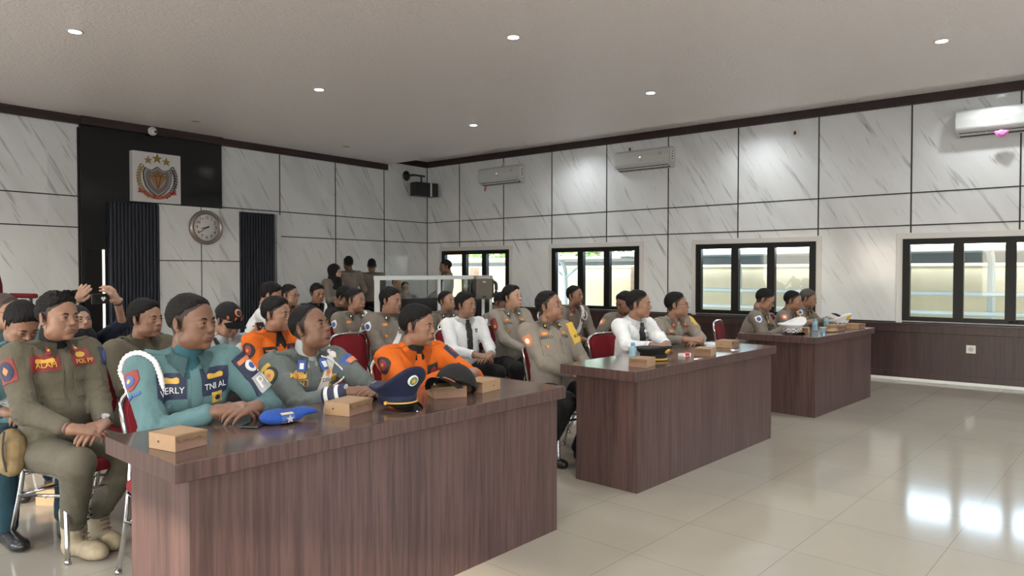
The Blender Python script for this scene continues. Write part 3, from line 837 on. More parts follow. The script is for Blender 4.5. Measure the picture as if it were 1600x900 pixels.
def person(label, head, body=0., face=0., pitch=0., roll=0., pelvis=None, clasp=None, wrists=None, q=1., sk='m', sc=1., fat=0.,
           hair='short', hairmat=None, shirt=(.2, .2, .2), pants=(.02, .02, .022), shoe='shoe', shoecol=(.012, .012, .012), under=None,
           stand=False, fp=None, seed=1, eyes=True, extras=None, sleeve=1., open_collar=True, group=None, elbow_out=.6, zh=None, cuffs=None, hands='clasp', legs=True,
           headwear=None, glasses=False, collar=True, chairless=False, knees=None, tie=False):
    """body/face: heading in degrees, 0 = towards -Y, positive = towards +X. head: world centre of the head"""
    fp = fp or {}
    hb = math.radians(body); hx, hy, hz = head
    R = np.array([[math.cos(hb), -math.sin(hb), 0], [math.sin(hb), math.cos(hb), 0], [0, 0, 1]])   # body -> world
    if pelvis is None: pelvis = .16 if clasp is not None and clasp[2] > .75 else .04
    fwd = R @ np.array([0, -1, 0]); px, py = hx - fwd[0] * pelvis, hy - fwd[1] * pelvis
    root = thing('person', label, 'person', (px, py, 0), hb, group)
    T = np.array([px, py, 0.])
    def loc(P): return (np.array(P, float) - T) @ R
    H = loc(head)
    seat = .53 if not stand else .90 * sc
    P0 = np.array([0, 0, seat])
    Rf = R.T @ rotm(0, 0, math.radians(face)) @ rotm(math.radians(-pitch), 0, 0) @ rotm(0, math.radians(roll), 0)
    Nk = H + np.array([0, .030, -.150]) * sc + (Rf @ np.array([0, .012, 0]))    # base of the neck
    up = Nk - P0; Lt = np.linalg.norm(up); up /= Lt
    ang = math.atan2(-up[1], up[2]); side_a = math.atan2(up[0], up[2])
    Rt = rotm(ang, side_a, 0)
    def tp(x, y, t): return P0 + Rt @ np.array([x * sc, y * sc, 0]) + up * Lt * t
    SW = .172
    SH = [tp(s * SW, .005, .93) for s in (-1, 1)]      # his right (-x), his left (+x)
    # ---- wrists
    W = []; HD = []
    Lu, Lf = .285 * sc, .250 * sc
    if clasp is not None:
        C = loc(clasp)
        W = [C + np.array([-.085, .035, .005]), C + np.array([.085, .035, .0])]
    if wrists is not None: W = [loc(w) if w is not None else None for w in wrists]
    E = []
    for i, s in enumerate((-1, 1)):
        pole = np.array([s * elbow_out, .35, -.75])
        E.append(ik(SH[i], W[i], Lu, Lf, pole))
        d = W[i] - E[i]; D = np.linalg.norm(d)
        if D > Lf * 1.02: W[i] = E[i] + d / D * Lf
    # ---- legs
    if stand:
        K = [np.array([s * .09, -.01, .49 * sc]) for s in (-1, 1)]; A = [np.array([s * .095, .01, .085]) for s in (-1, 1)]
    else:
        K = [np.array([s * .15, -.40, .50]) for s in (-1, 1)]; A = [np.array([s * .13, -.36, .10]) for s in (-1, 1)]
        if knees: K = [np.array(k, float) for k in knees[:2]]; A = [np.array(k, float) for k in knees[2:]]
    HP = [P0 + np.array([s * .085, 0, -.02]) for s in (-1, 1)]
    # ---- shirt
    hs = .0072 / q
    pts = np.array(SH + E + W + [P0, Nk]); lo = pts.min(0) - .17; hi = pts.max(0) + .16
    lo[2] = max(lo[2], seat - .16 if not stand else seat - .20)
    v = Vol(lo, hi, hs)
    g = .006
    v.ell(tp(0, .01, .02), (.165 * sc + fat * .8, .125 * sc + fat, .13), .03, Rt)
    v.ell(tp(0, -.012 - fat * .5, .30), (.148 * sc + fat, .118 * sc + fat * 1.1, .17), .05, Rt)
    v.ell(tp(0, .0, .66), (.160 * sc + fat * .7, .115 * sc + fat * .5, .19), .05, Rt)
    v.cap(tp(-.135, .012, .905), tp(.135, .012, .905), .058, .058, .06)
    for s in (-1, 1): v.cap(tp(s * .04, .018, .985), tp(s * .14, .012, .93), .046, .045, .04)
    for i in range(2):
        a, e, w = SH[i], E[i], W[i]
        e2 = e + (w - e) * (sleeve if sleeve < 1 else .82)
        v.cap(a, e, .067 * sc + fat * .25, .053 * sc + fat * .1, .035)
        if sleeve > .3: v.cap(e, e2, .054 * sc + fat * .1, .040 * sc, .02)
    nk2 = Nk + Rf @ np.array([0, -.01, .05])
    sd = seed * 13
    # folds: broad drape plus tight creases round elbows, waist and armpits
    def rid(X, Y, Z, s_, f_): return .55 - 1.6 * np.abs(wav(X, Y, Z, s_, f_))
    def folds(X, Y, Z):
        f = .0048 * wav(X, Y, Z * .6, sd, 20) + .0034 * rid(X, Y, Z * .6, sd + 3, 34)
        for i in range(2):
            e = E[i]; r = np.sqrt((X - e[0]) ** 2 + (Y - e[1]) ** 2 + (Z - e[2]) ** 2)
            f = f + .0095 * np.exp(-(r / .10) ** 2) * rid(X, Y, Z, sd + 7, 55)
            e = SH[i] * .75 + tp(0, -.04, .66) * .25; r = np.sqrt((X - e[0]) ** 2 + (Y - e[1]) ** 2 + (Z - e[2]) ** 2)
            f = f + .0080 * np.exp(-(r / .10) ** 2) * rid(X, Y * .6, Z * .5, sd + 9, 42)
        b = tp(0, -.1, .2); r = np.sqrt(((X - b[0]) / 1.8) ** 2 + (Y - b[1]) ** 2 + (Z - b[2]) ** 2)
        return f + .0085 * np.exp(-(r / .12) ** 2) * rid(X * .35, Y * .6, Z * 1.4, sd + 11, 38)
    v.field(folds, 'add')
    # neck opening
    v.cap(Nk + up * .02 + np.array([0, .0, 0]), Nk + up * .16, .055 * sc, .055 * sc, .004, op='-')
    if open_collar:
        a = tp(0, -.105, .985); b = tp(0, -.16, .80)
        for s in (-1, 1): v.cap(tp(s * .030, -.085, 1.0), b, .020, .003, .004, op='-')
        v.cap(a, b, .028, .003, .004, op='-')
    V, Q = v.mesh()
    SM = cloth('cloth_%d_%d_%d' % tuple(int(c * 1000) for c in shirt), shirt)
    me = np_mesh('shirt', V, Q); sh = link_mesh('shirt', me, SM, root)
    bv = bvh_of(V, Q)
    # ---- collar
    if collar:
        bm = bmesh.new(); A_, B_, C_ = [], [], []
        n = 30; a0 = .30 if open_collar else .10
        for i in range(n + 1):
            ph = a0 + (2 * PI - 2 * a0) * i / n; f = 1 - abs(i - n / 2) / (n / 2)        # f=1 at the back
            dx, dy = math.sin(ph), -math.cos(ph)
            edge = max(0, 1 - f * 4.5)
            e2 = edge ** 1.3
            o = Nk + Rt @ np.array([dx * .062 * sc, dy * .065 * sc - .004, 0]) + up * ((.054 - .030 * (1 - f)) * sc)
            m = Nk + Rt @ np.array([dx * .074 * sc, dy * .078 * sc - .004, 0]) + up * ((.050 - .032 * (1 - f)) * sc)
            l = Nk + Rt @ np.array([dx * (.100 + .0 * edge) * sc + math.copysign(.016 * e2, dx), dy * (.096 + .018 * e2) * sc, 0]) + up * ((.012 - .030 * (1 - f) - .034 * e2) * sc)
            A_.append(bm.verts.new(o)); B_.append(bm.verts.new(m))
            hit = bv.find_nearest(Vector(l)); lv = Vector(l)
            if hit[0] is not None and (hit[0] - lv).length < .05:
                nn_ = hit[1] if hit[1].dot(lv - V3_(tp(0, .02, .75))) > 0 else -hit[1]
                lv = hit[0] + nn_ * .008
            C_.append(bm.verts.new(lv))
        for i in range(n):
            bm.faces.new((A_[i], A_[i + 1], B_[i + 1], B_[i])); bm.faces.new((B_[i], B_[i + 1], C_[i + 1], C_[i]))
        bmesh.ops.solidify(bm, geom=bm.faces[:], thickness=-.0035)
        obj('collar', bm, SM, root, True)
    # ---- undershirt
    if under is not None:
        vu = Vol(tp(-.11, .0, .78).min() * 0 + (np.array(tp(0, 0, .9)) - .14), np.array(tp(0, 0, .98)) + .13, .009)
        vu.ell(tp(0, -.008, .80), (.12, .098, .11), .03, Rt); vu.cap(Nk - up * .05, Nk + up * (.038 if under[1] != 'high' else .07), .066 * sc, .0585 * sc, .03)
        Vu, Qu = vu.mesh(); link_mesh('undershirt', np_mesh('undershirt', Vu, Qu), cloth('under_%d_%d_%d' % tuple(int(c * 1000) for c in under[0]), under[0]), root)
    # ---- body: head, neck, torso core, arms, hands, legs in one mesh
    parts = []
    vb = Vol(np.minimum(lo, np.array([-.25, -.55, .05])), hi, .020)
    vb.cap(P0 + up * .02, tp(0, .01, .86), .085, .09, .03); vb.cap(SH[0], SH[1], .04, .04, .03)
    for i in range(2):
        vb.cap(SH[i], E[i], .036, .032, .02); vb.cap(E[i], W[i], .032, .027, .02)
        if legs: vb.cap(HP[i], K[i], .06, .048, .03); vb.cap(K[i], A[i], .045, .035, .02)
    Vb, Qb = vb.mesh(); parts.append((Vb, Qb, np.zeros(len(Qb))))
    hh = .0030 / q if q >= .8 else .0030 / q
    v = head_vol(hh, fp, hair, headwear)
    ne = Rf.T @ (Nk - np.array([0, 0, .03]) - H) / sc
    v2 = v
    v2.cap((0, .032, -.050), (0, .036, -.095), .0445, .0455, .020)
    v2.cap((0, .036, -.090), tuple(ne * np.array([1, 1, 1])), .0455, .053, .015)
    if fat > .03: v2.ell((0, -.02, -.10), (.055, .05, .03), .03)
    Vh, Qh = v2.mesh()
    cen = Vh[Qh].mean(1)
    li = (((cen[:, 0] / .0225) ** 2 + ((cen[:, 2] + .0640) / .0092) ** 2) < 1) & (cen[:, 1] < -.086)
    mi_ = li.astype(float)
    if hair in FADE:
        lo_, hi_ = hair_lines(cen, hair, fp); st = (cen[:, 2] > lo_) & (cen[:, 2] < hi_ + .03) & (np.abs(cen[:, 0]) < .0745 + .02 * (cen[:, 1] > .04)) & (cen[:, 2] > -.07) & (cen[:, 1] > -.075)
        mi_[st] = 2
    parts.append((xf(Vh * sc, Rf, H), Qh, mi_))
    nhd = []
    for i, s in enumerate((-1, 1)):
        w = W[i]; d = w - E[i]; d /= np.linalg.norm(d)
        if hands == 'clasp' or (isinstance(hands, tuple) and hands[i] == 'clasp'):
            o = W[1 - i] - w; dd = o / (np.linalg.norm(o) + 1e-6) * .8 + d * .45 + np.array([0, -.10, -.05]); nr = np.array([-s * .15, -.45, .85]); cu = .62; th = .5; sd_ = 1 if s < 0 else -1
        elif hands == 'phone' or (isinstance(hands, tuple) and hands[i] == 'phone'):
            dd = d * .7 + np.array([-s * .5, -.1, .45]); nr = np.array([s * .6, -.6, -.3]); cu = .8; th = .3; sd_ = 1 if s < 0 else -1
        elif isinstance(hands, tuple) and hands[i] == 'up':
            dd = d * .4 + np.array([-s * .45, 0, .7]); nr = np.array([s * .5, -.8, .1]); cu = .75; th = .4; sd_ = 1 if s < 0 else -1
        else:      # resting on the thigh
            dd = d * .5 + np.array([-s * .25, -.5, -.25]); nr = np.array([0, -.2, 1.]); cu = .45; th = .2; sd_ = 1 if s < 0 else -1
        # the thumb side: palm down, thumbs point to the other hand
        dn = np.array(dd, float); dn /= np.linalg.norm(dn)
        nn = nr - (nr @ dn) * dn; nn /= np.linalg.norm(nn); t = np.cross(dn, nn)
        want = np.array([-s * .7, .2, .5]); sd_ = 1 if t @ want > 0 else -1
        caps = hand_caps(w + dn * .012, dd, nr, sd_, cu, .05, th, sc)
        hv = Vol(w - .17, w + .17, (.0036 if q > .8 else .005))
        hv.cap(w - d * .075, w, .029 * sc, .026 * sc, .01)
        hv.cap(w, w + dn * .03, .026 * sc, .022 * sc, .012)
        for a, b, ra, rb, k in caps: hv.cap(a, b, ra, rb, k)
        Vx, Qx = hv.mesh(); parts.append((Vx, Qx, np.zeros(len(Qx))))
        nhd.append((w, dn, nn, caps))
    Va, Qa, Ma = join_np(parts)
    link_mesh('body', np_mesh('body', Va, Qa, Ma), [SKINS[sk], LIPS[sk], STUBS[sk]], root)
    # ---- eyes, brows
    if eyes:
        gz = fp.get('lid', 0)
        for s in (-1, 1):
            bm = bmesh.new(); bmesh.ops.create_uvsphere(bm, u_segments=16, v_segments=12, radius=.0138)
            mm = Matrix([list(r) for r in Rf]).to_4x4()
            for f in bm.faces:
                cc = f.calc_center_median().normalized(); f.material_index = 1 if cc.dot(Vector((0, -1, .0))) > .885 else 0
            bmesh.ops.transform(bm, matrix=Matrix.Translation(H) @ mm @ Matrix.Translation(Vector((s * .031, -.0775, .0005)) * sc) @ Matrix.Scale(sc, 4), verts=bm.verts)
            obj('eye', bm, [M_EYEW, M_IRIS], root, True)
            bm = bmesh.new(); pp = [(s * .014, -.0900, .0155), (s * .024, -.0925, .0200), (s * .036, -.0885, .0215), (s * .049, -.0755, .0170)]
            tube(bm, curve_pts([Vector(H) + mm.to_3x3() @ (Vector(p) * sc) for p in pp], 4), [.0030, .0034, .0036, .0037, .0038, .0038, .0037, .0036, .0034, .0030, .0026, .0020, .0012], 6)
            obj('eyebrow', bm, M_HAIR, root, True)
            if q > .45:
                bm = bmesh.new(); pp = [(s * .0185, -.0905, .0005), (s * .025, -.0925, .0036), (s * .034, -.0920, .0042), (s * .0435, -.0870, .0010)]
                tube(bm, curve_pts([Vector(H) + mm.to_3x3() @ (Vector(p) * sc) for p in pp], 4), .0012, 5); obj('eyelash', bm, M_HAIR, root, True)
    # ---- hair
    if hair and hair != 'none':
        Vx, Qx = hair_mesh(.0032 / q, hair, seed, fp)
        link_mesh('hair', np_mesh('hair', xf(Vx * sc, Rf, H), Qx), hairmat or M_HAIR, root)
    # ---- trousers
    if legs:
        pl = np.array(HP + K + A); l2 = pl.min(0) - .13; h2 = pl.max(0) + .15
        v = Vol(l2, h2, .014 if knees is None else .010)
        v.ell(P0 + np.array([0, .01, -.005]), (.168 * sc + fat * .8, .13 + fat, .105), .03)
        for i in range(2):
            v.cap(HP[i], K[i], .088 + fat * .4, .070 + fat * .3, .03); v.cap(K[i], A[i], .066 + fat * .3, .052 + fat * .2, .02)
        v.field(lambda X, Y, Z: .0035 * wav(X, Y, Z, sd + 5, 30) + .002 * wav(X, Y, Z, sd + 6, 75), 'add')
        Vx, Qx = v.mesh()
        link_mesh('trousers', np_mesh('trousers', Vx, Qx), cloth('trousers_%d_%d_%d' % tuple(int(c * 1000) for c in pants), pants), root)
        Vs, Qs = shoe_mesh(shoe)
        for i, s in enumerate((-1, 1)):
            aa = (knees and len(knees) > 4 and knees[4][i]) or -s * .0 + s * -.12
            Rz = rotm(0, 0, -s * .15)
            off = np.array([A[i][0], A[i][1], 0])
            so = link_mesh('boot' if shoe == 'boot' else 'shoe', np_mesh('shoe', xf(Vs, Rz, off), Qs), plain('%s_%d_%d' % (shoe, int(shoecol[0] * 1000), int(shoecol[2] * 1000)), shoecol, .75 if shoe == 'boot' else .3, var=.12, scale=30), root)
            if shoe == 'boot':
                bm = bmesh.new()
                for k in range(7):
                    z = .075 + k * .020; y = -.105 + k * .011 if k < 4 else -.062 + (k - 4) * .004; 
                    tube(bm, [Vector(off) + Vector(Rz @ np.array(p)) for p in ((-.022, y + .006, z - .004), (0, y - .008, z + .004), (.022, y + .006, z - .004))], .0028, 6)
                obj('laces', bm, plain('dark_lace', (.10, .065, .04), .8), so)
                for sx in (-1, 1):
                    for k in range(2):
                        bm = bmesh.new(); cyl(bm, Vector(off) + Vector(Rz @ np.array((sx * .030, -.025, .165 + k * .03))), Vector(off) + Vector(Rz @ np.array((sx * .060, -.03, .165 + k * .03))), .006)
                        obj('eyelet', bm, M_BLACK, so)
    if glasses:
        bm = bmesh.new(); mm = Matrix([list(r) for r in Rf])
        for s in (-1, 1):
            ring = [(s * .031 + .0215 * math.cos(a), -.0985 + .1 * abs(.0215 * math.cos(a)) * 0 , .0 + .0145 * math.sin(a)) for a in [2 * PI * k / 20 for k in range(20)]]
            tube(bm, [Vector(H) + mm @ (Vector(p) * sc) for p in ring], .0016, 6, True)
            tube(bm, [Vector(H) + mm @ (Vector(p) * sc) for p in ((s * .052, -.097, .004), (s * .070, -.07, .006), (s * .079, -.0, .008))], .0018, 6)
        tube(bm, [Vector(H) + mm @ (Vector(p) * sc) for p in ((-.011, -.099, .003), (0, -.1015, .006), (.011, -.099, .003))], .0016, 6)
        obj('eyeglasses', bm, M_BLACK, root, True)
    ctx = dict(root=root, bv=bv, tp=tp, Rt=Rt, up=up, H=H, Rf=Rf, SH=SH, E=E, W=W, Nk=Nk, P0=P0, sc=sc, SM=SM, hands=nhd, K=K, A=A, q=q, loc=loc, shirt=sh)
    if extras: extras(ctx)
    return root
# ------------------------------------------------------------------ desks
M_DESK = wood('walnut_laminate', (.102, .061, .055), (.055, .032, .030), .36, True, 42.)
M_DESKT = wood('walnut_laminate_top', (.115, .075, .064), (.075, .049, .042), .15, False, 38.)
TZ = .79
def desk(x, y, ang, Ln, label, D=.61):
    t = thing('desk', label, 'desk', (x, y, 0), ang, 'walnut laminate desks')
    bm = bmesh.new(); bxx(bm, 0, Ln, 0, D, TZ - .065, TZ, .002, 1); bm.faces.ensure_lookup_table()
    o = obj('desktop', bm, [M_DESK, M_DESKT], t)
    M_DESKT.node_tree.nodes['Principled BSDF'].inputs['Specular IOR Level'].default_value = .55
    for p in o.data.polygons:
        if p.normal.z > .9: p.material_index = 1
    bm = bmesh.new(); bxx(bm, .055, Ln - .055, .02, .045, 0, TZ - .065); obj('front_panel', bm, M_DESK, t)
    for x0 in (.055, Ln - .085):
        bm = bmesh.new(); bxx(bm, x0, x0 + .03, .045, D - .10, 0, TZ - .065); obj('side_panel', bm, M_DESK, t)
    bm = bmesh.new(); bxx(bm, .085, Ln - .085, .045, D - .12, .38, .40); obj('shelf', bm, M_DESK, t)
    return t
desk(1.106, 2.295, -.045, 2.13, 'walnut desk nearest the camera with a blue beret and a navy peaked cap')
desk(3.961, 2.165, -.074, 2.20, 'middle walnut laminate desk with a black peaked cap and a bottle near its left end')
desk(7.149, 1.957, -.095, 1.76, 'farthest walnut laminate desk with two white caps on it', .80)

# ------------------------------------------------------------------ chairs
M_RED = cloth('red_chair_cloth', (.26, .012, .022), .8, 500, .1)
def make_chair(label):
    t = thing('banquet_chair', label, 'chair', (0, 0, 0), 0, 'red banquet chairs')
    bm = bmesh.new(); box(bm, (0, -.03, .445), (.43, .43, .065), .028, 4); obj('seat', bm, M_RED, t, True)
    def back_pts(w0, w1, z0, z1, y0, y1):
        P = []
        for i in range(15):
            a = PI * i / 14; P.append((math.cos(a), math.sin(a)))
        o = [(w0, z0)] + [(w1 * (abs(c) ** .55) * (1 if c > 0 else -1), z1 - .10 + .10 * s ** .7) for c, s in P] + [(-w0, z0)]
        return o
    o = back_pts(.165, .195, .53, .862, 0, 0)
    bm = bmesh.new(); vs = prism(bm, [(a, b) for a, b in o], .185, .225)
    for v in vs: v.co.y += (v.co.z - .45) * .16
    bmesh.ops.bevel(bm, geom=[e for e in bm.edges if len(e.link_faces) == 2 and abs(e.verts[0].co.y - (.185 + (e.verts[0].co.z - .45) * .16)) < 1e-4 and abs(e.verts[1].co.y - (.185 + (e.verts[1].co.z - .45) * .16)) < 1e-4], offset=.010, segments=2, affect='EDGES')
    obj('backrest', bm, M_RED, t)
    fr = [Vector((a * 1.06, .208 + (b - .45) * .16, b + (.014 if b > .7 else 0))) for a, b in o]
    bm = bmesh.new(); tube(bm, fr, .0125, 8); obj('back_frame', bm, M_CHROME, t, True)
    for s in (-1, 1):
        bm = bmesh.new(); tube(bm, curve_pts([(s * .175, .22, .56), (s * .195, .185, .43), (s * .205, .215, .25), (s * .215, .30, .012)], 5), .0125, 8); cyl(bm, (s * .215, .30, 0), (s * .215, .302, .02), .015, seg=10)
        obj('leg', bm, M_CHROME, t, True)
        bm = bmesh.new(); tube(bm, curve_pts([(s * .20, .16, .415), (s * .20, -.15, .412), (s * .205, -.205, .37), (s * .212, -.235, .012)], 5), .0125, 8); cyl(bm, (s * .212, -.235, 0), (s * .212, -.235, .02), .015, seg=10)
        obj('leg', bm, M_CHROME, t, True)
    bm = bmesh.new(); cyl(bm, (-.205, -.215, .33), (.205, -.215, .33), .009); cyl(bm, (-.205, .21, .27), (.205, .21, .27), .009)
    for s in (-1, 1): cyl(bm, (s * .206, -.215, .33), (s * .207, .21, .27), .008)
    obj('stretcher', bm, M_CHROME, t, True)
    return t
_chair0 = []
def chair(x, y, rz, label):
    if not _chair0:
        t = make_chair(label); t.location = (x, y, 0); t.rotation_euler = (0, 0, rz); _chair0.append(t); return t
    return dup(_chair0[0], (x, y, 0), rz, label)
# ------------------------------------------------------------------ uniforms
def V3(p): return Vector([float(a) for a in p])
def chest(c, x, t, shape, mat, name='badge', parent=None, off=.003, thick=.002, tilt=1.6):
    t += .09; n = c['Rt'] @ np.array([x * tilt, -1, .05]); return stick(c['bv'], shape, V3(c['tp'](x, -.11, t)), V3(n), V3(c['up']), off, thick, 0, mat, name, parent or c['root'], far=.110, lim=.058)
def chest_text(c, x, t, s, size, mat, parent, off=.0065, tilt=1.6):
    t += .09; me = text_mesh(s, size, .0006); n = c['Rt'] @ np.array([x * tilt, -1, .05])
    o = stick(c['bv'], me, V3(c['tp'](x, -.11, t)), V3(n), V3(c['up']), off, 0, 0, mat, 'lettering', parent, far=.110, lim=.058); bpy.data.meshes.remove(me); return o
def arm(c, i, f, shape, mat, name='shoulder_patch', parent=None, fwd=.45, off=.003, dx=0., lower=False, thick=.002):
    s = -1 if i == 0 else 1; a, b = (c['SH'][i], c['E'][i]) if not lower else (c['E'][i], c['W'][i])
    p = a + (b - a) * f; u = a - b; u /= np.linalg.norm(u); n = np.array([s * 1., -fwd, .1]); n = n - (n @ u) * u; n /= np.linalg.norm(n)
    sd = np.cross(u, n); return stick(c['bv'], shape, V3(p + n * .05 + sd * dx), V3(n), V3(u), off, thick, 0, mat, name, parent or c['root'], far=.10)
def arm_text(c, i, f, s_, size, mat, parent, fwd=.45, off=.0065, dx=0., lower=False, rot=0.):
    me = text_mesh(s_, size, .0006)
    s = -1 if i == 0 else 1; a, b = (c['SH'][i], c['E'][i]) if not lower else (c['E'][i], c['W'][i])
    p = a + (b - a) * f; u = a - b; u /= np.linalg.norm(u); n = np.array([s * 1., -fwd, .1]); n = n - (n @ u) * u; n /= np.linalg.norm(n)
    sd = np.cross(u, n); o = stick(c['bv'], me, V3(p + n * .05 + sd * dx), V3(n), V3(u), off, 0, 0, mat, 'lettering', parent, far=.10); bpy.data.meshes.remove(me); return o
def shirt_front(c, pockets=True, t=.60, buttons=True, w=.105, h=.115, flapmat=None):
    m = c['SM']
    chest(c, .0, .42, (.030, .46, ''), m, 'placket', off=.0005, thick=.002)
    if pockets:
        for s in (-1, 1):
            chest(c, s * .085, t - .06, (w, h, ''), m, 'pocket', off=.0022, thick=.003)
            f = chest(c, s * .085, t + .035, (w + .008, .045, 'flap'), flapmat or m, 'pocket_flap', off=.006, thick=.004)
    if c['q'] > .55:
        # shoulder straps
        for i, s in enumerate((-1, 1)):
            o = c['tp'](s * .10, .0, 1.0); stick(c['bv'], (.10, .042, ''), V3(o), V3(c['up'] + np.array([s * .35, 0, 0])), V3(c['Rt'] @ np.array([0, 1, 0])), .003, .004, 0, m, 'shoulder_strap', c['root'], far=.12)
def mp(n, c, r=.6): return plain(n, c, r)
K_BLK, K_RED, K_GOLD, K_WHT, K_NAVY, K_BLUE, K_ORG, K_YEL = (mp('badge_black', (.012, .012, .014)), mp('badge_red', (.23, .03, .028)), mp('badge_gold', (.62, .36, .05), .4),
    mp('badge_white', (.70, .70, .70)), mp('badge_navy', (.012, .02, .055)), mp('badge_blue', (.04, .09, .30)), mp('badge_orange', (.58, .19, .07)), mp('badge_yellow', (.60, .38, .05)))
K_MAR = mp('badge_maroon', (.18, .03, .03)); K_GRY = mp('badge_silver', (.40, .40, .42), .35); K_BRN = mp('badge_brown', (.10, .055, .03)); K_DRED = mp('badge_dark_red', (.22, .02, .025))
def emblem(c, fn, *a, shape, m1, m2, s2=.55, s3=None, m3=None, name='badge', **k):
    b = fn(c, *a, shape, m1, name, **k)
    k2 = dict(k); k2['off'] = k.get('off', .003) + .003
    fn(c, *a, (shape[0] * s2, shape[1] * s2, 'round'), m2, 'emblem', parent=b, **k2)
    if m3: k2['off'] += .002; fn(c, *a, (shape[0] * s3, shape[1] * s3, 'diamond'), m3, 'emblem', parent=b, **k2)
    return b
def torus_rope(c, pts, r, mat, name):
    bm = bmesh.new(); P = curve_pts(pts, 10); tube(bm, P, [r * (1 + .22 * math.sin(i * 2.1)) for i in range(len(P))], 7)
    return obj(name, bm, mat, c['root'], True)
def on_cloth(c, p, off=.01):
    h = c['bv'].find_nearest(V3(p)); q, n = h[0], h[1]
    if n.dot(V3(p) - V3(c['tp'](0, 0, .6))) < 0: n = -n
    return q + n * off
def sash(c, mat, s=1, w=.045, name='white_belt_strap'):
    tp = c['tp']
    P = [tp(s * .12, .03, .98), tp(s * .105, -.05, .97), tp(s * .07, -.12, .80), tp(s * .01, -.13, .55), tp(-s * .05, -.135, .35), tp(-s * .12, -.11, .12)]
    return ribbon(c['bv'], P, w, mat, name, c['root'], .004, .003, c['tp'](0, 0, .5))
def wristband(c, i, f0, f1, r, mat, name, extra=0.):
    a, b = c['E'][i], c['W'][i]; bm = bmesh.new()
    d = b - a; cyl(bm, V3(a + d * f0), V3(a + d * f1), r + extra, r * .9 + extra, 24)
    return obj(name, bm, mat, c['root'], True)
def watch(c, i, mat=None):
    a, b = c['E'][i], c['W'][i]; d = (b - a) / np.linalg.norm(b - a); p = b - d * .012
    bm = bmesh.new(); cyl(bm, V3(p - d * .008), V3(p + d * .008), .0330, seg=24); o = obj('wristwatch', bm, mat or M_BLACK, c['root'], True)
    up = np.array([0, -.3, 1.]); up -= (up @ d) * d; up /= np.linalg.norm(up)
    bm = bmesh.new(); cyl(bm, V3(p + up * .028), V3(p + up * .041), .018, seg=20); obj('watch_face', bm, K_GRY, o)
def cuff(c, i, mat):
    a, b = c['E'][i], c['W'][i]; bm = bmesh.new(); d = b - a
    cyl(bm, V3(a + d * .80), V3(a + d * .955), .0445 * c['sc'], .0405 * c['sc'], 22, False)
    bmesh.ops.solidify(bm, geom=bm.faces[:], thickness=.004); obj('cuff', bm, mat, c['root'], True)
def yellow_band(c, txt=('KASI', 'OPS')):
    b = arm(c, 1, .22, (.125, .17, ''), K_YEL, 'arm_sash', fwd=1.3, off=.006, thick=.003)
    arm_text(c, 1, .34, txt[0], .034, K_BLK, b, fwd=1.3, off=.012); arm_text(c, 1, .50, txt[1], .030, K_BLK, b, fwd=1.3, off=.012)
    return b
def police(name=None, rank='black', shield=True, yel=False, strap=False, lanyard=False, brimob=False):
    def f(c):
        shirt_front(c)
        c_ = c
        # collar tabs
        for s in (-1, 1):
            o = c['Nk'] + c['up'] * .014 + c['Rt'] @ np.array([s * .060, -.078, -.022])
            b = stick(c['bv'], (.026, .042, ''), V3(o), V3(c['Rt'] @ np.array([s * .55, -1, .3])), V3(c['up']), .012, .004, 0, K_BLK if rank != 'orange' else K_DRED, 'collar_tab', c['root'], far=.06)
            stick(c['bv'], (.013, .020, ''), V3(o), V3(c['Rt'] @ np.array([s * .55, -1, .3])), V3(c['up']), .019, .002, 0, K_YEL if rank == 'yellow' else (K_ORG if rank == 'orange' else K_WHT), 'rank_mark', b, far=.06)
        if brimob:
            for k in range(3): arm(c, 0, .20 + k * .085, (.070, .018, ''), K_DRED, 'rank_stripe')
            emblem(c, arm, 0, .47, shape=(.062, .075, 'shield'), m1=K_RED, m2=K_GOLD, s2=.5, name='shoulder_patch')
        elif shield == 'red': emblem(c, arm, 0, .30, shape=(.070, .085, 'shield'), m1=K_ORG, m2=K_WHT, s2=.5, name='shoulder_patch')
        elif shield: emblem(c, arm, 0, .26, shape=(.066, .078, 'shield'), m1=K_WHT, m2=K_BLUE, s2=.66, name='shoulder_patch')
        if c['q'] > .5:
            emblem(c, chest, -.088, .775, shape=(.055, .030, 'round'), m1=K_ORG, m2=K_GOLD, s2=.5)
            emblem(c, chest, .088, .775, shape=(.055, .030, 'round'), m1=K_ORG, m2=K_GOLD, s2=.5)
            emblem(c, chest, -.088, .565, shape=(.045, .045, 'diamond'), m1=K_ORG, m2=K_GOLD, s2=.5, off=.008)
            if name: chest_text(c, -.088, .705, name, .034, K_BLK, c['root'])
            chest_text(c, .088, .705, 'POLRI', .034, K_BLK, c['root'])
        else:
            chest(c, -.088, .70, (.08, .016, ''), K_BLK, 'name_tag'); chest(c, .088, .70, (.08, .016, ''), K_BLK, 'name_tag')
            chest(c, -.085, .60, (.035, .035, 'diamond'), K_ORG, 'badge')
        if yel: yellow_band(c, yel)
        if strap:
            b = sash(c, K_WHT, 1)
        if lanyard:
            tp = c['tp']; torus_rope(c, [on_cloth(c, tp(.15, .02, 1.0)), on_cloth(c, tp(.15, -.08, .86)), on_cloth(c, tp(.10, -.12, .72)), on_cloth(c, tp(.04, -.12, .80))], .005, K_WHT, 'lanyard')
    return f
POL = (.300, .262, .222); POLD = (.228, .197, .168); PBLK = (.014, .013, .014); OLV = (.142, .124, .088)

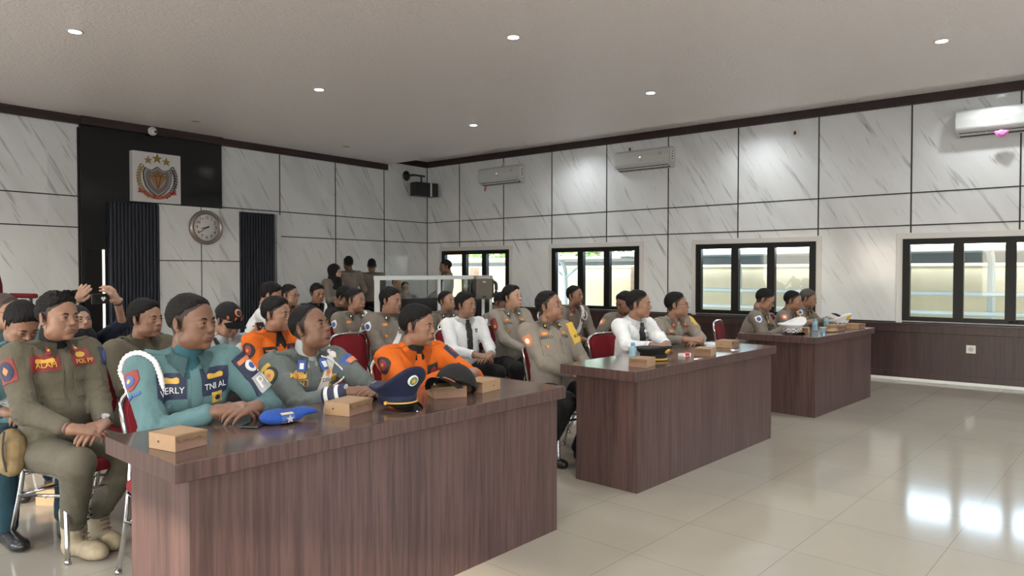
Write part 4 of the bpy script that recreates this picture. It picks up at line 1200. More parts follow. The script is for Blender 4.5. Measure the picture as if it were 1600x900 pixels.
def x_tni(c):
    m = c['SM']; shirt_front(c, True, .555)
    b = chest(c, -.092, .735, (.120, .105, ''), K_NAVY, 'name_tag'); chest_text(c, -.092, .705, 'VERLY', .036, K_WHT, b); emblem(c, chest, -.092, .780, shape=(.060, .032, 'wing'), m1=K_GOLD, m2=K_GOLD, off=.006)
    b = chest(c, .092, .745, (.130, .115, ''), K_NAVY, 'name_tag'); chest_text(c, .090, .708, 'TNI AL', .037, K_WHT, b); chest(c, .092, .790, (.080, .028, 'wing'), K_GOLD, 'wing_badge', off=.006)
    emblem(c, chest, .095, .610, shape=(.052, .046, ''), m1=K_GOLD, m2=K_BLK, s2=.5, off=.008)
    emblem(c, arm, 0, .24, shape=(.078, .080, 'shield'), m1=K_RED, m2=K_BLUE, s2=.62, s3=.32, m3=K_GOLD, name='shoulder_patch')
    for k in (-1, 1): arm(c, 0, .46 + .0 * k, (.034, .012, ''), K_BLUE, 'chevron', dx=k * .020)
    tp = c['tp']; sh = c['SH'][0]
    ring = [on_cloth(c, sh + np.array(q), .009) for q in [(.055, -.10, -.10), (.055, -.11, -.05), (.045, -.10, .0), (.02, -.07, .045), (-.02, -.03, .065), (-.055, .02, .05), (-.085, .05, .0), (-.095, .055, -.06), (-.095, .05, -.13), (-.085, .04, -.20)]]
    torus_rope(c, ring, .0105, K_WHT, 'white_cord')
    torus_rope(c, [Vector(r) + Vector((.004, .004, .012 - .003 * k)) for k, r in enumerate(ring)], .007, K_WHT, 'white_cord')
    # navy brassard with a P on the left arm
    b = arm(c, 1, .40, (.115, .205, ''), K_NAVY, 'brassard', fwd=.95, off=.006, thick=.003)
    bb = arm(c, 1, .60, (.098, .085, ''), K_GRY, 'reflective_panel', parent=b, fwd=.95, off=.012); arm_text(c, 1, .60, 'PM', .078, K_WHT, b, fwd=.95, off=.016)
    arm(c, 1, .16, (.09, .020, ''), K_ORG, 'stripe', parent=b, fwd=1.15, off=.012); emblem(c, arm, 1, .30, shape=(.06, .06, 'round'), m1=K_WHT, m2=K_BLUE, fwd=1.15, off=.012)
def x_dian(c):
    shirt_front(c, True, .50)
    for s in (-1, 1):
        o = c['Nk'] + c['up'] * .010 + c['Rt'] @ np.array([s * .056, -.080, -.025])
        b = stick(c['bv'], (.042, .060, ''), V3(o), V3(c['Rt'] @ np.array([s * .5, -1, .3])), V3(c['up']), .014, .004, 0, K_BLUE, 'collar_tab', c['root'], far=.06)
        stick(c['bv'], (.020, .030, ''), V3(o), V3(c['Rt'] @ np.array([s * .5, -1, .3])), V3(c['up']), .021, .002, 0, K_WHT, 'rank_mark', b, far=.06)
    chest(c, -.088, 0.790, (.100, .052, 'wing'), K_GOLD, 'wing_badge', off=.006); emblem(c, chest, -.088, 0.795, shape=(.036, .044, 'round'), m1=K_GOLD, m2=K_ORG, off=.009)
    b = chest(c, -.088, 0.695, (.115, .034, ''), K_GOLD, 'name_tag'); chest(c, -.088, 0.695, (.107, .027, ''), K_BRN, 'name_tag_field', parent=b, off=.006); chest_text(c, -.088, 0.695, 'DIAN', .030, K_WHT, b, .010)
    b = chest(c, .092, 0.705, (.105, .032, ''), K_GOLD, 'name_tag'); chest_text(c, .092, 0.705, 'DISHUB', .028, K_BRN, b)
    emblem(c, chest, .088, 0.795, shape=(.055, .055, 'round'), m1=K_GOLD, m2=K_ORG, off=.006); emblem(c, chest, .095, 0.605, shape=(.045, .045, 'diamond'), m1=K_GOLD, m2=K_BRN, off=.009)
    chest(c, -.088, 0.555, (.05, .05, 'diamond'), K_BRN, 'badge', off=.009)
    emblem(c, arm, 0, .26, shape=(.085, .090, 'round'), m1=K_BLK, m2=K_GOLD, s2=.72, s3=.3, m3=K_ORG, name='shoulder_patch'); arm(c, 0, .10, (.07, .022, ''), K_YEL, 'shoulder_title')
    b = arm(c, 1, .20, (.13, .055, ''), K_BLUE, 'shoulder_patch', fwd=1.0); arm(c, 1, .24, (.10, .030, ''), K_ORG, 'shoulder_title', parent=b, fwd=1.0, off=.007)
    sash(c, plain('white_strap', (.62, .58, .56), .4), 1, .050)
    tp = c['tp']; torus_rope(c, [on_cloth(c, tp(.05, -.05, 1.02), .02), on_cloth(c, tp(.12, -.05, .97), .01), on_cloth(c, tp(.135, -.12, .82), .008), on_cloth(c, tp(.11, -.12, .70), .008)], .0045, K_WHT, 'lanyard')
    for i in (0, 1):
        wristband(c, i, .52, .96, .055, K_NAVY, 'reflective_cuff'); wristband(c, i, .57, .70, .0555, K_WHT, 'reflective_stripe', .0010); wristband(c, i, .78, .90, .0535, K_WHT, 'reflective_stripe', .0005)
    watch(c, 0)
def x_orange(c, name='ASPARI', front=True):
    shirt_front(c, False)
    chest(c, -.085, .60, (.12, .13, ''), c['SM'], 'pocket', off=.0005)
    b = chest(c, -.088, .675, (.100, .075, ''), K_BLK, 'name_tag'); chest(c, -.088, .700, (.062, .014, 'wing'), K_ORG, 'stripe', parent=b, off=.007); chest_text(c, -.088, .652, name, .024, K_ORG, b)
    emblem(c, chest, .092, .69, shape=(.085, .080, ''), m1=K_BLK, m2=K_DRED, s2=.6, off=.003)
    if name == 'ASPARI': chest(c, .092, .600, (.10, .022, ''), K_BLK, 'name_tag')
    emblem(c, arm, 0, .27, shape=(.085, .115, 'round'), m1=K_BLK, m2=K_DRED, s2=.62, s3=.3, m3=K_ORG, name='shoulder_patch')
    emblem(c, arm, 1, .24, shape=(.095, .10, ''), m1=K_NAVY, m2=K_RED, s2=.6, name='shoulder_patch', fwd=.9)
    if name != 'ASPARI': wristband(c, 0, -.05, .06, .056, K_GRY, 'reflective_stripe', .002)
def x_alam(c):
    shirt_front(c, True, .585, w=.120, h=.12)
    b = chest(c, -.092, .770, (.130, .080, ''), K_RED, 'name_tag'); chest(c, -.092, .770, (.120, .070, ''), K_DRED, 'name_tag_field', parent=b, off=.006); chest(c, -.092, .792, (.085, .028, 'wing'), K_GOLD, 'wing_badge', parent=b, off=.009); chest_text(c, -.092, .748, 'ALAM', .036, K_YEL, b, .011)
    b = chest(c, .092, .755, (.120, .042, ''), K_RED, 'name_tag'); chest(c, .092, .755, (.112, .034, ''), K_DRED, 'name_tag_field', parent=b, off=.006); chest_text(c, .092, .755, 'POL PP', .033, K_YEL, b, .010); b2 = chest(c, .085, .825, (.100, .052, ''), K_RED, 'badge'); chest(c, .085, .825, (.060, .030, 'round'), K_GOLD, 'emblem', parent=b2, off=.006)
    emblem(c, arm, 0, .30, shape=(.080, .115, ''), m1=K_RED, m2=K_NAVY, s2=.85, s3=.4, m3=K_ORG, name='shoulder_patch')
    emblem(c, arm, 1, .22, shape=(.080, .10, ''), m1=K_NAVY, m2=K_BLUE, s2=.8, s3=.4, m3=K_DRED, name='shoulder_patch', fwd=.9)
    for s in (-1, 1):
        o = c['Nk'] + c['up'] * .010 + c['Rt'] @ np.array([s * .062, -.075, -.022]); b = stick(c['bv'], (.024, .045, ''), V3(o), V3(c['Rt'] @ np.array([s * .6, -1, .3])), V3(c['up']), .013, .003, 0, K_RED, 'collar_tab', c['root'], far=.06)
        stick(c['bv'], (.012, .016, 'round'), V3(o), V3(c['Rt'] @ np.array([s * .6, -1, .3])), V3(c['up']), .019, .002, 0, K_GOLD, 'rank_mark', b, far=.06)
    wristband(c, 0, .965, 1.01, .033, plain('wooden_beads', (.09, .03, .02), .4), 'bracelet'); watch(c, 1)
def x_satpol(c):
    shirt_front(c); emblem(c, chest, -.088, .73, shape=(.10, .055, ''), m1=K_DRED, m2=K_GOLD, s2=.5); emblem(c, arm, 0, .30, shape=(.075, .10, ''), m1=K_RED, m2=K_NAVY, s2=.85, name='shoulder_patch'); chest(c, .088, .73, (.10, .035, ''), K_DRED, 'name_tag')
    for s in (-1, 1):
        o = c['Nk'] + c['up'] * .012 + c['Rt'] @ np.array([s * .062, -.075, -.022]); b = stick(c['bv'], (.030, .050, ''), V3(o), V3(c['Rt'] @ np.array([s * .6, -1, .3])), V3(c['up']), .013, .003, 0, K_BLK, 'collar_tab', c['root'], far=.06)
        stick(c['bv'], (.015, .022, 'round'), V3(o), V3(c['Rt'] @ np.array([s * .6, -1, .3])), V3(c['up']), .019, .002, 0, K_GOLD, 'rank_mark', b, far=.06)
def x_teal2(c):
    shirt_front(c); b = chest(c, -.088, .70, (.11, .04, ''), K_NAVY, 'name_tag'); chest_text(c, -.088, .70, 'ADITYA', .030, K_WHT, b); b = chest(c, .088, .70, (.11, .04, ''), K_NAVY, 'name_tag'); chest_text(c, .088, .70, 'TNI AL', .030, K_WHT, b)
    tp = c['tp']; sh = c['SH'][0]
    torus_rope(c, [on_cloth(c, sh + np.array([-.035 + .025 * math.cos(a), -.115 * math.sin(a), -.045 + .125 * math.cos(a)]), .009) for a in [-.3 + 2 * PI * .93 * k / 14 for k in range(15)]], .010, K_WHT, 'white_cord')
def x_tie(c, clip=True):
    tp = c['tp']; m = K_BLK
    chest(c, .0, .42, (.030, .46, ''), c['SM'], 'placket', off=.0005, thick=.0015); chest(c, .092, .62, (.10, .11, ''), c['SM'], 'pocket', off=.0005, thick=.0015)
    P = [tp(0, -.10, .965), tp(0, -.13, .85), tp(0, -.14, .65), tp(0, -.15, .45), tp(0, -.16, .27)]
    t = ribbon(c['bv'], P, .052, m, 'necktie', c['root'], .011, .004, tp(0, 0, .5))
    bm = bmesh.new(); box(bm, V3(c['Nk'] + c['up'] * .018 + c['Rt'] @ np.array([0, -.085, -.02])), (.036, .024, .036), .008, 2); obj('tie_knot', bm, m, t)
    if clip: chest(c, .0, .52, (.06, .008, ''), K_GRY, 'tie_clip', parent=t, off=.012)
    emblem(c, chest, .092, .70, shape=(.032, .038, 'shield'), m1=K_BLK, m2=K_GRY)
    for i in (0, 1): cuff(c, i, c['SM'])
def cap_parts(parent, M, col, top=True, badge=True, text=None, sc=1.):
    """baseball cap in head space, M = head-to-parent matrix"""
    h = .004; v = Vol((-.11, -.13, .0), (.11, .14, .16), h)
    v.ell((0, .016, .036), (.084, .104, .098), .01); v.field(lambda X, Y, Z: (.034 + .10 * np.maximum(-Y - .02, 0) * .2 - Z), '&', .004)
    v.ell((0, .016, .028), (.080, .100, .092), .001, op='-')
    Vx, Qx = v.mesh(); Vx = (Vx * sc)
    me = np_mesh('crown', Vx, Qx); me.transform(M); o = link_mesh('cap_crown' , me, col, parent)
    bm = bmesh.new(); G = []
    for j in range(7):
        row = []
        for i in range(13):
            a = -1 + i / 6; r = .0 + j / 6; x = a * .078; y = -.062 * math.sqrt(max(0, 1 - (a * .93) ** 2)) - .020 - r * .080 * (1 - .45 * a * a); z = .042 - .030 * a * a - r * .018
            row.append(bm.verts.new((x * sc, y * sc, z * sc)))
        G.append(row)
    for j in range(6):
        for i in range(12): bm.faces.new((G[j][i], G[j][i + 1], G[j + 1][i + 1], G[j + 1][i]))
    bmesh.ops.solidify(bm, geom=bm.faces[:], thickness=.004); bmesh.ops.transform(bm, matrix=M, verts=bm.verts); obj('cap_brim', bm, col, parent, True)
    bm = bmesh.new(); cyl(bm, (0, .016 * sc, .132 * sc), (0, .016 * sc, .139 * sc), .008); bmesh.ops.transform(bm, matrix=M, verts=bm.verts); obj('cap_button', bm, col, parent)
    if badge:
        me = o.data; bv = BVHTree.FromPolygons([tuple(q.co) for q in me.vertices], [tuple(p.vertices) for p in me.polygons])
        n = M.to_3x3() @ Vector((0, -1, .35)); u = M.to_3x3() @ Vector((0, .35, 1)); og = M @ Vector((0, -.08 * sc, .102 * sc))
        b = stick(bv, (.055, .055, 'round'), og, n, u, .003, .002, 0, K_ORG, 'cap_badge', o, far=.08); stick(bv, (.038, .038, 'round'), og, n, u, .006, .002, 0, K_NAVY, 'cap_emblem', o, far=.08)
        if text:
            for k, ch in enumerate(text):
                a = -.85 + 1.7 * k / (len(text) - 1); tm = text_mesh(ch, .036, .0006)
                nn = M.to_3x3() @ Vector((math.sin(a), -math.cos(a), .25)); oo = M @ (Vector((.082 * math.sin(a), .016 - .10 * math.cos(a), .056)) * sc)
                stick(bv, tm, oo, nn, u, .003, 0, 0, K_ORG, 'cap_lettering', o, far=.08); bpy.data.meshes.remove(tm)
    return o
def headM(c): return Matrix.Translation(V3(c['H'])) @ Matrix([list(r) for r in c['Rf']]).to_4x4()
def x_bpbd(c):
    shirt_front(c); cap_parts(c['root'], headM(c), cloth('black_cap_cotton', (.012, .012, .013), .85, 500, .1), text='BPBD', sc=1.06); emblem(c, arm, 1, .25, shape=(.08, .09, 'shield'), m1=K_WHT, m2=K_BLUE, name='shoulder_patch', fwd=.9)
    sash(c, K_BLK, -1, .03, 'bag_strap')
def hijab(c, mat):
    v = Vol((-.17, -.19, -.28), (.17, .17, .15), .007); v.ell((0, .02, .03), (.092, .108, .104), .01); v.cap((0, .01, -.05), (0, .02, -.15), .080, .095, .04)
    v.cap((0, -.04, -.14), (0, -.02, -.24), .085, .13, .05); v.ell((0, -.115, -.012), (.052, .062, .068), .006, op='-')
    v.field(lambda X, Y, Z: .003 * wav(X, Y, Z, 4, 60), 'add'); Vx, Qx = v.mesh(); link_mesh('headscarf', np_mesh('headscarf', xf(Vx, c['Rf'], c['H']), Qx), mat, c['root'])
SCARF = cloth('dark_headscarf', (.018, .019, .026))
def x_photo(c): hijab(c, SCARF); watch(c, 1)
def x_hij2(c): hijab(c, cloth('black_headscarf', (.010, .010, .011)))
def x_stripe(c): sash(c, K_WHT, 1, .04)

# ------------------------------------------------------------------ the people, front row first
def seat_for(p, lab, dy=0., dx=0.): 
    r = p.rotation_euler[2]; chair(p.location[0] - math.sin(r) * dy + dx, p.location[1] + math.cos(r) * dy, r, lab)
TEAL = (.125, .232, .248)
def P(lab, chairlab=None, cdx=0., **k):
    p = person(lab, **k)
    if chairlab: seat_for(p, chairlab, .0 if (k.get('clasp') and k['clasp'][2] > .75) else -.045, cdx)
    return p
P('man in teal naval uniform with white shoulder cord and hands folded on the near desk', 'red chair of the man in teal at the near desk', cdx=.03, head=(1.54, 3.03, 1.20), body=-8, face=22, pitch=0, pelvis=.15, clasp=(1.60, 2.74, .838), shirt=TEAL, pants=(.05, .12, .14),
  sk='d', seed=1, under=((.035, .13, .165), 'high'), fat=.022, sc=1.03, fp=dict(jaw=1.03, nose=1.08, cheek=1.0), hair='short', extras=x_tni, elbow_out=.9)
P('man in grey-green uniform with white diagonal strap and reflective cuffs at the near desk', 'red chair of the man with the white diagonal strap', head=(2.22, 3.12, 1.13), body=-12, face=18, pitch=16, pelvis=.14, clasp=(2.27, 2.72, .828), shirt=(.150, .172, .168), pants=(.03, .035, .04),
  sk='d', seed=2, under=((.42, .46, .46), 'high'), fat=.012, sc=1.02, fp=dict(jaw=1.0, nose=1.0, hairline=.012), hair='crop', extras=x_dian, elbow_out=.75)
P('man in orange rescue overalls with black hair, front row, behind the black cap', 'red chair of the front-row man in orange', cdx=.13, head=(2.95, 3.08, 1.10), body=-14, face=22, pitch=-2, pelvis=.16, clasp=(2.98, 2.72, .838), shirt=(.78, .155, .012), pants=(.60, .12, .012),
  sk='m', seed=3, under=((.015, .015, .017), ''), fat=.02, sc=1.02, fp=dict(jaw=1.02, nose=.92, cheek=1.05), hair='side', extras=x_orange, elbow_out=1.0)
P('man in grey-brown police uniform leaning back beside the middle desk, yellow arm sash', 'red chair of the policeman leaning back by the middle desk', cdx=.10, head=(4.42, 3.16, 1.16), body=-20, face=10, pitch=12, pelvis=-.05, clasp=(4.40, 2.80, .66), shirt=POL, pants=PBLK,
  sk='m', seed=4, under=((.16, .15, .14), ''), fat=.03, q=.8, fp=dict(jaw=1.08, cheek=1.15), hair='short', extras=police('SANTO', 'yellow', 'red', ('KABAG', 'OPS')), knees=[(-.15, -.38, .50), (.15, -.38, .50), (-.13, -.10, .10), (.13, -.16, .10)], shoecol=(.012, .012, .013))
P('man in white shirt and black tie seated at the middle desk', 'red chair of the white-shirted man at the middle desk', head=(5.36, 2.90, 1.15), body=-16, face=16, pitch=0, pelvis=.15, clasp=(5.06, 2.52, .838), shirt=(.95, .97, 1.0), pants=PBLK, sk='m', seed=5, q=.75, hair='short', extras=lambda c: x_tie(c, False), open_collar=False, fp=dict(nose=1.0))
P('policeman with glasses and yellow arm sash, arms folded on the middle desk', 'red chair of the policeman with glasses at the middle desk', head=(6.05, 2.88, 1.12), body=-24, face=18, pitch=4, pelvis=.15, clasp=(5.74, 2.56, .838), shirt=POL, pants=PBLK, sk='m', seed=6, q=.75, glasses=True, fat=.02, hair='short', extras=police('RIZAL', 'orange', True, ('KASI', 'LAKA')), fp=dict(jaw=1.05), elbow_out=1.2)
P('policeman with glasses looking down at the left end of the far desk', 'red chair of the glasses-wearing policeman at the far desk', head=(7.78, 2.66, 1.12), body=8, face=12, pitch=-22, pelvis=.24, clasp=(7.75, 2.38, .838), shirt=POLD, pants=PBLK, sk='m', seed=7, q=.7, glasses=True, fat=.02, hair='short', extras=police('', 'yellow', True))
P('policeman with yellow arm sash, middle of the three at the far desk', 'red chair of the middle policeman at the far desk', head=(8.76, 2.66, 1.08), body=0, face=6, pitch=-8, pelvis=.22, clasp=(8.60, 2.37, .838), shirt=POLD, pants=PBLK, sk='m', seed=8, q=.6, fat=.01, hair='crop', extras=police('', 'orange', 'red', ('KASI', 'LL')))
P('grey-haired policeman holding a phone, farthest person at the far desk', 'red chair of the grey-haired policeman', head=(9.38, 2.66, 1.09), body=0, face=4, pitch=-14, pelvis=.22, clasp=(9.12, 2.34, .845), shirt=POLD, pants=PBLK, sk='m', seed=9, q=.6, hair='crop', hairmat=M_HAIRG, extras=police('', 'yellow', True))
# second rows
P('man in olive uniform with tan boots and red badges seated left of the near desk', 'red chair under the man in olive uniform and tan boots', cdx=.10, head=(1.38, 4.10, 1.19), body=10, face=20, pitch=0, pelvis=.03, clasp=(1.40, 3.74, .665), shirt=OLV, pants=OLV, shoe='boot', shoecol=(.34, .27, .17), sk='m', seed=10, fat=.028, sc=1.03,
  hair='spiky', under=((.012, .012, .013), 'high'), extras=x_alam, fp=dict(jaw=1.08, cheek=1.15), knees=[(-.13, -.42, .51), (.18, -.38, .50), (-.03, -.20, .17), (.13, -.15, .17)], elbow_out=.35)
P('man in teal naval uniform looking down at white papers at the left edge', 'red chair under the man reading white papers', head=(1.38, 4.64, 1.13), body=-6, face=10, pitch=-34, pelvis=.06, clasp=(1.30, 4.30, .69), shirt=TEAL, pants=(.02, .06, .08), shoe='shoe', shoecol=(.012, .012, .012), sk='m', seed=11, q=.8, hair='thick', extras=x_teal2, under=((.035, .13, .165), ''))
P('balding man with glasses cut off by the left edge of the picture', 'red chair under the balding man at the left edge', head=(1.56, 5.55, 1.16), body=5, face=28, pitch=-8, pelvis=.04, clasp=(1.6, 5.2, .66), shirt=(.12, .20, .24), pants=(.01, .03, .045), shoe='shoe', shoecol=(.012, .012, .012), sk='l', seed=12, q=.7, hair='buzz', hairmat=M_STUB, glasses=True)
P('older man in olive uniform with shaved temples behind the man in teal', 'red chair under the older man in olive', head=(2.35, 5.30, 1.07), body=14, face=32, pitch=3, clasp=(2.45, 4.98, .66), shirt=OLV, pants=OLV, sk='l', seed=13, q=.7, hair='crop', hairmat=M_STUB, extras=x_satpol, fp=dict(jaw=1.1, hairline=.01))
P('woman in dark headscarf raising both hands to take a photo', 'red chair under the woman taking a photo', head=(2.17, 6.02, 1.04), body=10, face=8, pitch=14, shirt=(.014, .02, .045), pants=PBLK, sk='f', seed=14, q=.7, hair='none', extras=x_photo, wrists=[(2.02, 5.72, 1.21), (2.34, 5.74, 1.20)], hands='phone', sleeve=.25, collar=False, open_collar=False, fp=dict(nose=.85, jaw=.95))
P('man in black cap lettered in orange looking down at his phone', 'red chair under the man in the lettered black cap', head=(2.78, 4.92, 1.06), body=0, face=12, pitch=-26, shirt=(.55, .57, .58), pants=PBLK, sk='l', seed=15, q=.75, hair='short', extras=x_bpbd, wrists=[(2.76, 4.63, .92), (2.96, 4.65, .93)], hands='phone')
P('man in orange overalls in the second row, left of the grey-green uniform', 'red chair under the second-row man in orange', head=(2.85, 4.40, 1.125), body=2, face=24, pitch=0, clasp=(2.90, 4.06, .66), shirt=(.78, .155, .012), pants=(.60, .12, .012), sk='m', seed=16, q=.8, under=((.012, .012, .013), ''), hair='side', extras=lambda c: x_orange(c, 'BUDI'), fp=dict(jaw=.98))
P('man in white shirt seen side-on and bent forward before the slatted panel', 'red chair under the bent man in white', head=(3.93, 6.16, 1.20), body=52, face=46, pitch=-16, pelvis=.26, clasp=(4.20, 5.86, .70), shirt=(.85, .87, .89), pants=PBLK, sk='m', seed=17, q=.6, hair='thick', open_collar=False)
P('bespectacled man in brown uniform behind the second man in orange', 'red chair under the bespectacled man in brown', head=(4.64, 6.90, 1.165), body=5, face=22, pitch=-2, clasp=(4.64, 6.58, .66), shirt=(.20, .14, .12), pants=PBLK, sk='l', seed=18, q=.55, hair='short', glasses=True)
P('young man in black jacket with a white strap, eyes lowered', 'red chair under the young man in black jacket', head=(5.30, 7.30, 1.16), body=-4, face=-8, pitch=-6, clasp=(5.30, 6.98, .66), shirt=(.020, .020, .022), pants=PBLK, sk='m', seed=19, q=.55, hair='thick', extras=x_stripe, fp=dict(jaw=.92))
P('man in dark shirt bowing his head beside the young man in black jacket', 'red chair under the man bowing his head', head=(5.20, 6.65, 1.13), body=5, face=22, pitch=-30, clasp=(5.20, 6.35, .66), shirt=(.022, .020, .020), pants=PBLK, sk='d', seed=20, q=.55, hair='thick')
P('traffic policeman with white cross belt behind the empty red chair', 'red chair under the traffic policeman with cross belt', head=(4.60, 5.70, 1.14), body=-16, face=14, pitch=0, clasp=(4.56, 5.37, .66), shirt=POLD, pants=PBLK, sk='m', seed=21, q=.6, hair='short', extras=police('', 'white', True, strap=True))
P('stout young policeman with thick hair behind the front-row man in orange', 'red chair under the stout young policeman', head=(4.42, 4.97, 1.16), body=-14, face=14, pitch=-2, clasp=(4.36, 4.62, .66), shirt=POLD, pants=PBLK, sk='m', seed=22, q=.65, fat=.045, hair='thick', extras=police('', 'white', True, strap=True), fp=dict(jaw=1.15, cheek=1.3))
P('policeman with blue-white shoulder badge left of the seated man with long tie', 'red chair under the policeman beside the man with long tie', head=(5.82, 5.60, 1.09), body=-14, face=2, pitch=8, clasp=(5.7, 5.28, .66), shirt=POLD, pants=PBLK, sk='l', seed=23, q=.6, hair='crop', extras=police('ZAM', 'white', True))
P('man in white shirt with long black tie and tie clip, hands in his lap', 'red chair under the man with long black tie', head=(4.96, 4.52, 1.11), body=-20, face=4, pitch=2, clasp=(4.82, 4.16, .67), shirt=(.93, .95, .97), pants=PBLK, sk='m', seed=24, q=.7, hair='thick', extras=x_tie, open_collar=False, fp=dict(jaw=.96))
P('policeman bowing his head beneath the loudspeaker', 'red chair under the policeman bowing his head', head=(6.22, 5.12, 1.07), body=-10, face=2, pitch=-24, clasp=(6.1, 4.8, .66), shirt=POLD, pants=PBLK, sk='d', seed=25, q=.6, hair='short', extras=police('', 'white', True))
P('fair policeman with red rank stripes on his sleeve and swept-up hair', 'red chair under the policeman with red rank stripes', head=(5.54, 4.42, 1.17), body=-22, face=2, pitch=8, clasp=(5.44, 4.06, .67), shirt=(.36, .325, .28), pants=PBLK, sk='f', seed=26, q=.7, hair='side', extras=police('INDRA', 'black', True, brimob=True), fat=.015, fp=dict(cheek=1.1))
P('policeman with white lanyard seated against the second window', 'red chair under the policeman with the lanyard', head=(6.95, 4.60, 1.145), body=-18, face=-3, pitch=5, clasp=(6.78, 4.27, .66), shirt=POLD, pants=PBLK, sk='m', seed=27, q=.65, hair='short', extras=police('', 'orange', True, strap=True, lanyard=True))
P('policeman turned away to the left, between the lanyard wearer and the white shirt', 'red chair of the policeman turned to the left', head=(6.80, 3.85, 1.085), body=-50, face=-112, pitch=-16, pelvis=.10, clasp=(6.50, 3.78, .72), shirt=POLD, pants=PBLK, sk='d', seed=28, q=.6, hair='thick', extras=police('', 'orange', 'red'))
# a head behind the man in teal
P('dark-haired man almost hidden behind the man in teal uniform', 'red chair under the nearly hidden man', head=(2.02, 4.55, 1.13), body=5, face=25, clasp=(2.1, 4.22, .66), shirt=OLV, pants=OLV, sk='m', seed=29, q=.6, hair='thick')
# standing at the back
ST = dict(stand=True, q=.5, pelvis=0., open_collar=False, pants=PBLK, shirt=POLD)
person('woman in black headscarf and brown uniform standing by the back wall', (7.09, 9.30, 1.43), 15, 30, -6, clasp=(7.2, 9.05, 1.02), sk='f', seed=30, hair='none', extras=x_hij2, collar=False, **ST)
person('policeman standing with his back turned, left of the two seen from behind', (7.50, 9.48, 1.57), 168, 160, -10, wrists=[(7.70, 9.60, 1.0), (7.28, 9.66, 1.0)], hands='rest', sk='d', seed=31, hair='short', eyes=False, fat=.01, **ST)
person('policeman standing with his back turned, right of the two seen from behind', (8.19, 9.70, 1.54), 140, 140, -14, wrists=[(8.42, 9.86, 1.0), (7.98, 9.90, 1.0)], hands='rest', sk='d', seed=32, hair='short', eyes=False, fat=.01, **ST)
person('policeman standing side-on before the first window, facing left', (8.81, 8.50, 1.52), -130, -128, -8, clasp=(8.5, 8.62, 1.0), sk='d', seed=33, hair='short', extras=police('', 'white', True), **ST)
P('short-haired man seen through the glass partition, left of two', 'red chair behind the glass partition, left', head=(8.14, 9.0, 1.24), body=-60, face=-30, clasp=(8.0, 8.8, .66), shirt=POLD, pants=PBLK, sk='m', seed=34, q=.5, hair='crop')
P('dark-haired man seen through the glass partition, right of two', 'red chair behind the glass partition, right', head=(9.0, 9.72, 1.13), body=-60, face=-30, clasp=(8.8, 9.5, .66), shirt=POLD, pants=PBLK, sk='m', seed=35, q=.5, hair='short')
# empty chairs
for x, y, r, l in [(4.00, 4.80, .0, 'empty red chair between the cross-belted policeman and the near desk'), (6.08, 4.62, -.1, 'empty red chair behind the policeman with red rank stripes'), (7.0, 5.2, -.1, 'empty red chair farther back beside the wall below the second window'),
                   (5.80, 5.25, 0, 'empty red chair behind the man with long black tie'), (4.95, 3.20, -.05, 'empty red chair between the leaning policeman and the middle desk'), (6.78, 2.84, .1, 'empty red chair between the middle and the far desks'), (8.1, 5.6, .3, 'empty red chair farthest back, near the first window')]:
    chair(x, y, r, l)
# ------------------------------------------------------------------ things on the desks
M_KRAFT = plain('kraft_card', (.32, .20, .112), .7, var=.05, scale=30)
M_KRAFT2 = plain('kraft_card_inside', (.22, .125, .088), .75, var=.05, scale=30)
def snack_box(x, y, rz, label, w=.155, d=.14, h=.058, z=TZ):
    t = thing('snack_box', label, 'box', (x, y, z), rz, 'kraft snack boxes')
    bm = bmesh.new(); bxx(bm, -w / 2, w / 2, -d / 2, d / 2, 0, h - .003, .0015, 1); obj('tray', bm, M_KRAFT2, t)
    bm = bmesh.new(); vs = bxx(bm, -w / 2 - .0015, w / 2 + .0015, -d / 2 - .001, d / 2 + .0015, h - .003, h)
    # side walls of the lid
    for s in (-1, 1): bxx(bm, s * (w / 2), s * (w / 2 + .0018), -d / 2, d / 2, .001, h)
    bxx(bm, -w / 2, w / 2, d / 2, d / 2 + .0018, .001, h)
    obj('lid', bm, M_KRAFT, t)
    bm = bmesh.new(); n = 36; top = []; bot = []; y0 = -d / 2 - .0050
    for i in range(n + 1):
        u = -1 + 2 * i / n; a = abs(u)
        dz = .014 + (.010 * math.exp(-((a - .72) / .16) ** 2)) + .006 * math.exp(-(a / .30) ** 2) - .012 * max(0, (a - .90) / .1)
        top.append((u * w / 2, y0, h - .0005)); bot.append((u * w / 2 * 1.01, y0 - .002 - .12 * dz, h - dz))
    A = [bm.verts.new(p) for p in top]; B = [bm.verts.new(p) for p in bot]
    for i in range(n): bm.faces.new((A[i], A[i + 1], B[i + 1], B[i]))
    bmesh.ops.solidify(bm, geom=bm.faces[:], thickness=.0016); bxx(bm, -w / 2, w / 2, y0 - .001, -d / 2 + .004, h - .002, h)
    obj('scalloped_flap', bm, M_KRAFT, t)
    for s in (-1, 1):
        bm = bmesh.new(); cyl(bm, (s * (w / 2 + .001), .02, h * .5), (s * (w / 2 + .0026), .02, h * .5), .0045, seg=12); obj('finger_hole', bm, M_BLACK, t)
    return t
R_ = math.radians
snack_box(1.235, 2.535, R_(10), 'kraft snack box at the left end of the near desk', .125, .145)
snack_box(2.02, 2.555, R_(14), 'kraft snack box between the blue beret and the navy peaked cap', .165, .135)
snack_box(2.60, 2.50, R_(-30), 'kraft snack box under the black cap on the near desk', .165, .135)
snack_box(2.845, 2.485, R_(-84), 'kraft snack box at the right of the near desk, beside the black cap', .135, .165)
snack_box(4.255, 2.275, R_(-82), 'kraft snack box at the left end of the middle desk', .125, .165)
snack_box(5.115, 2.20, R_(-82), 'kraft snack box on the middle desk right of the red and white packet', .125, .150)
snack_box(5.80, 2.30, R_(4), 'kraft snack box at the right end of the middle desk', .17, .14)
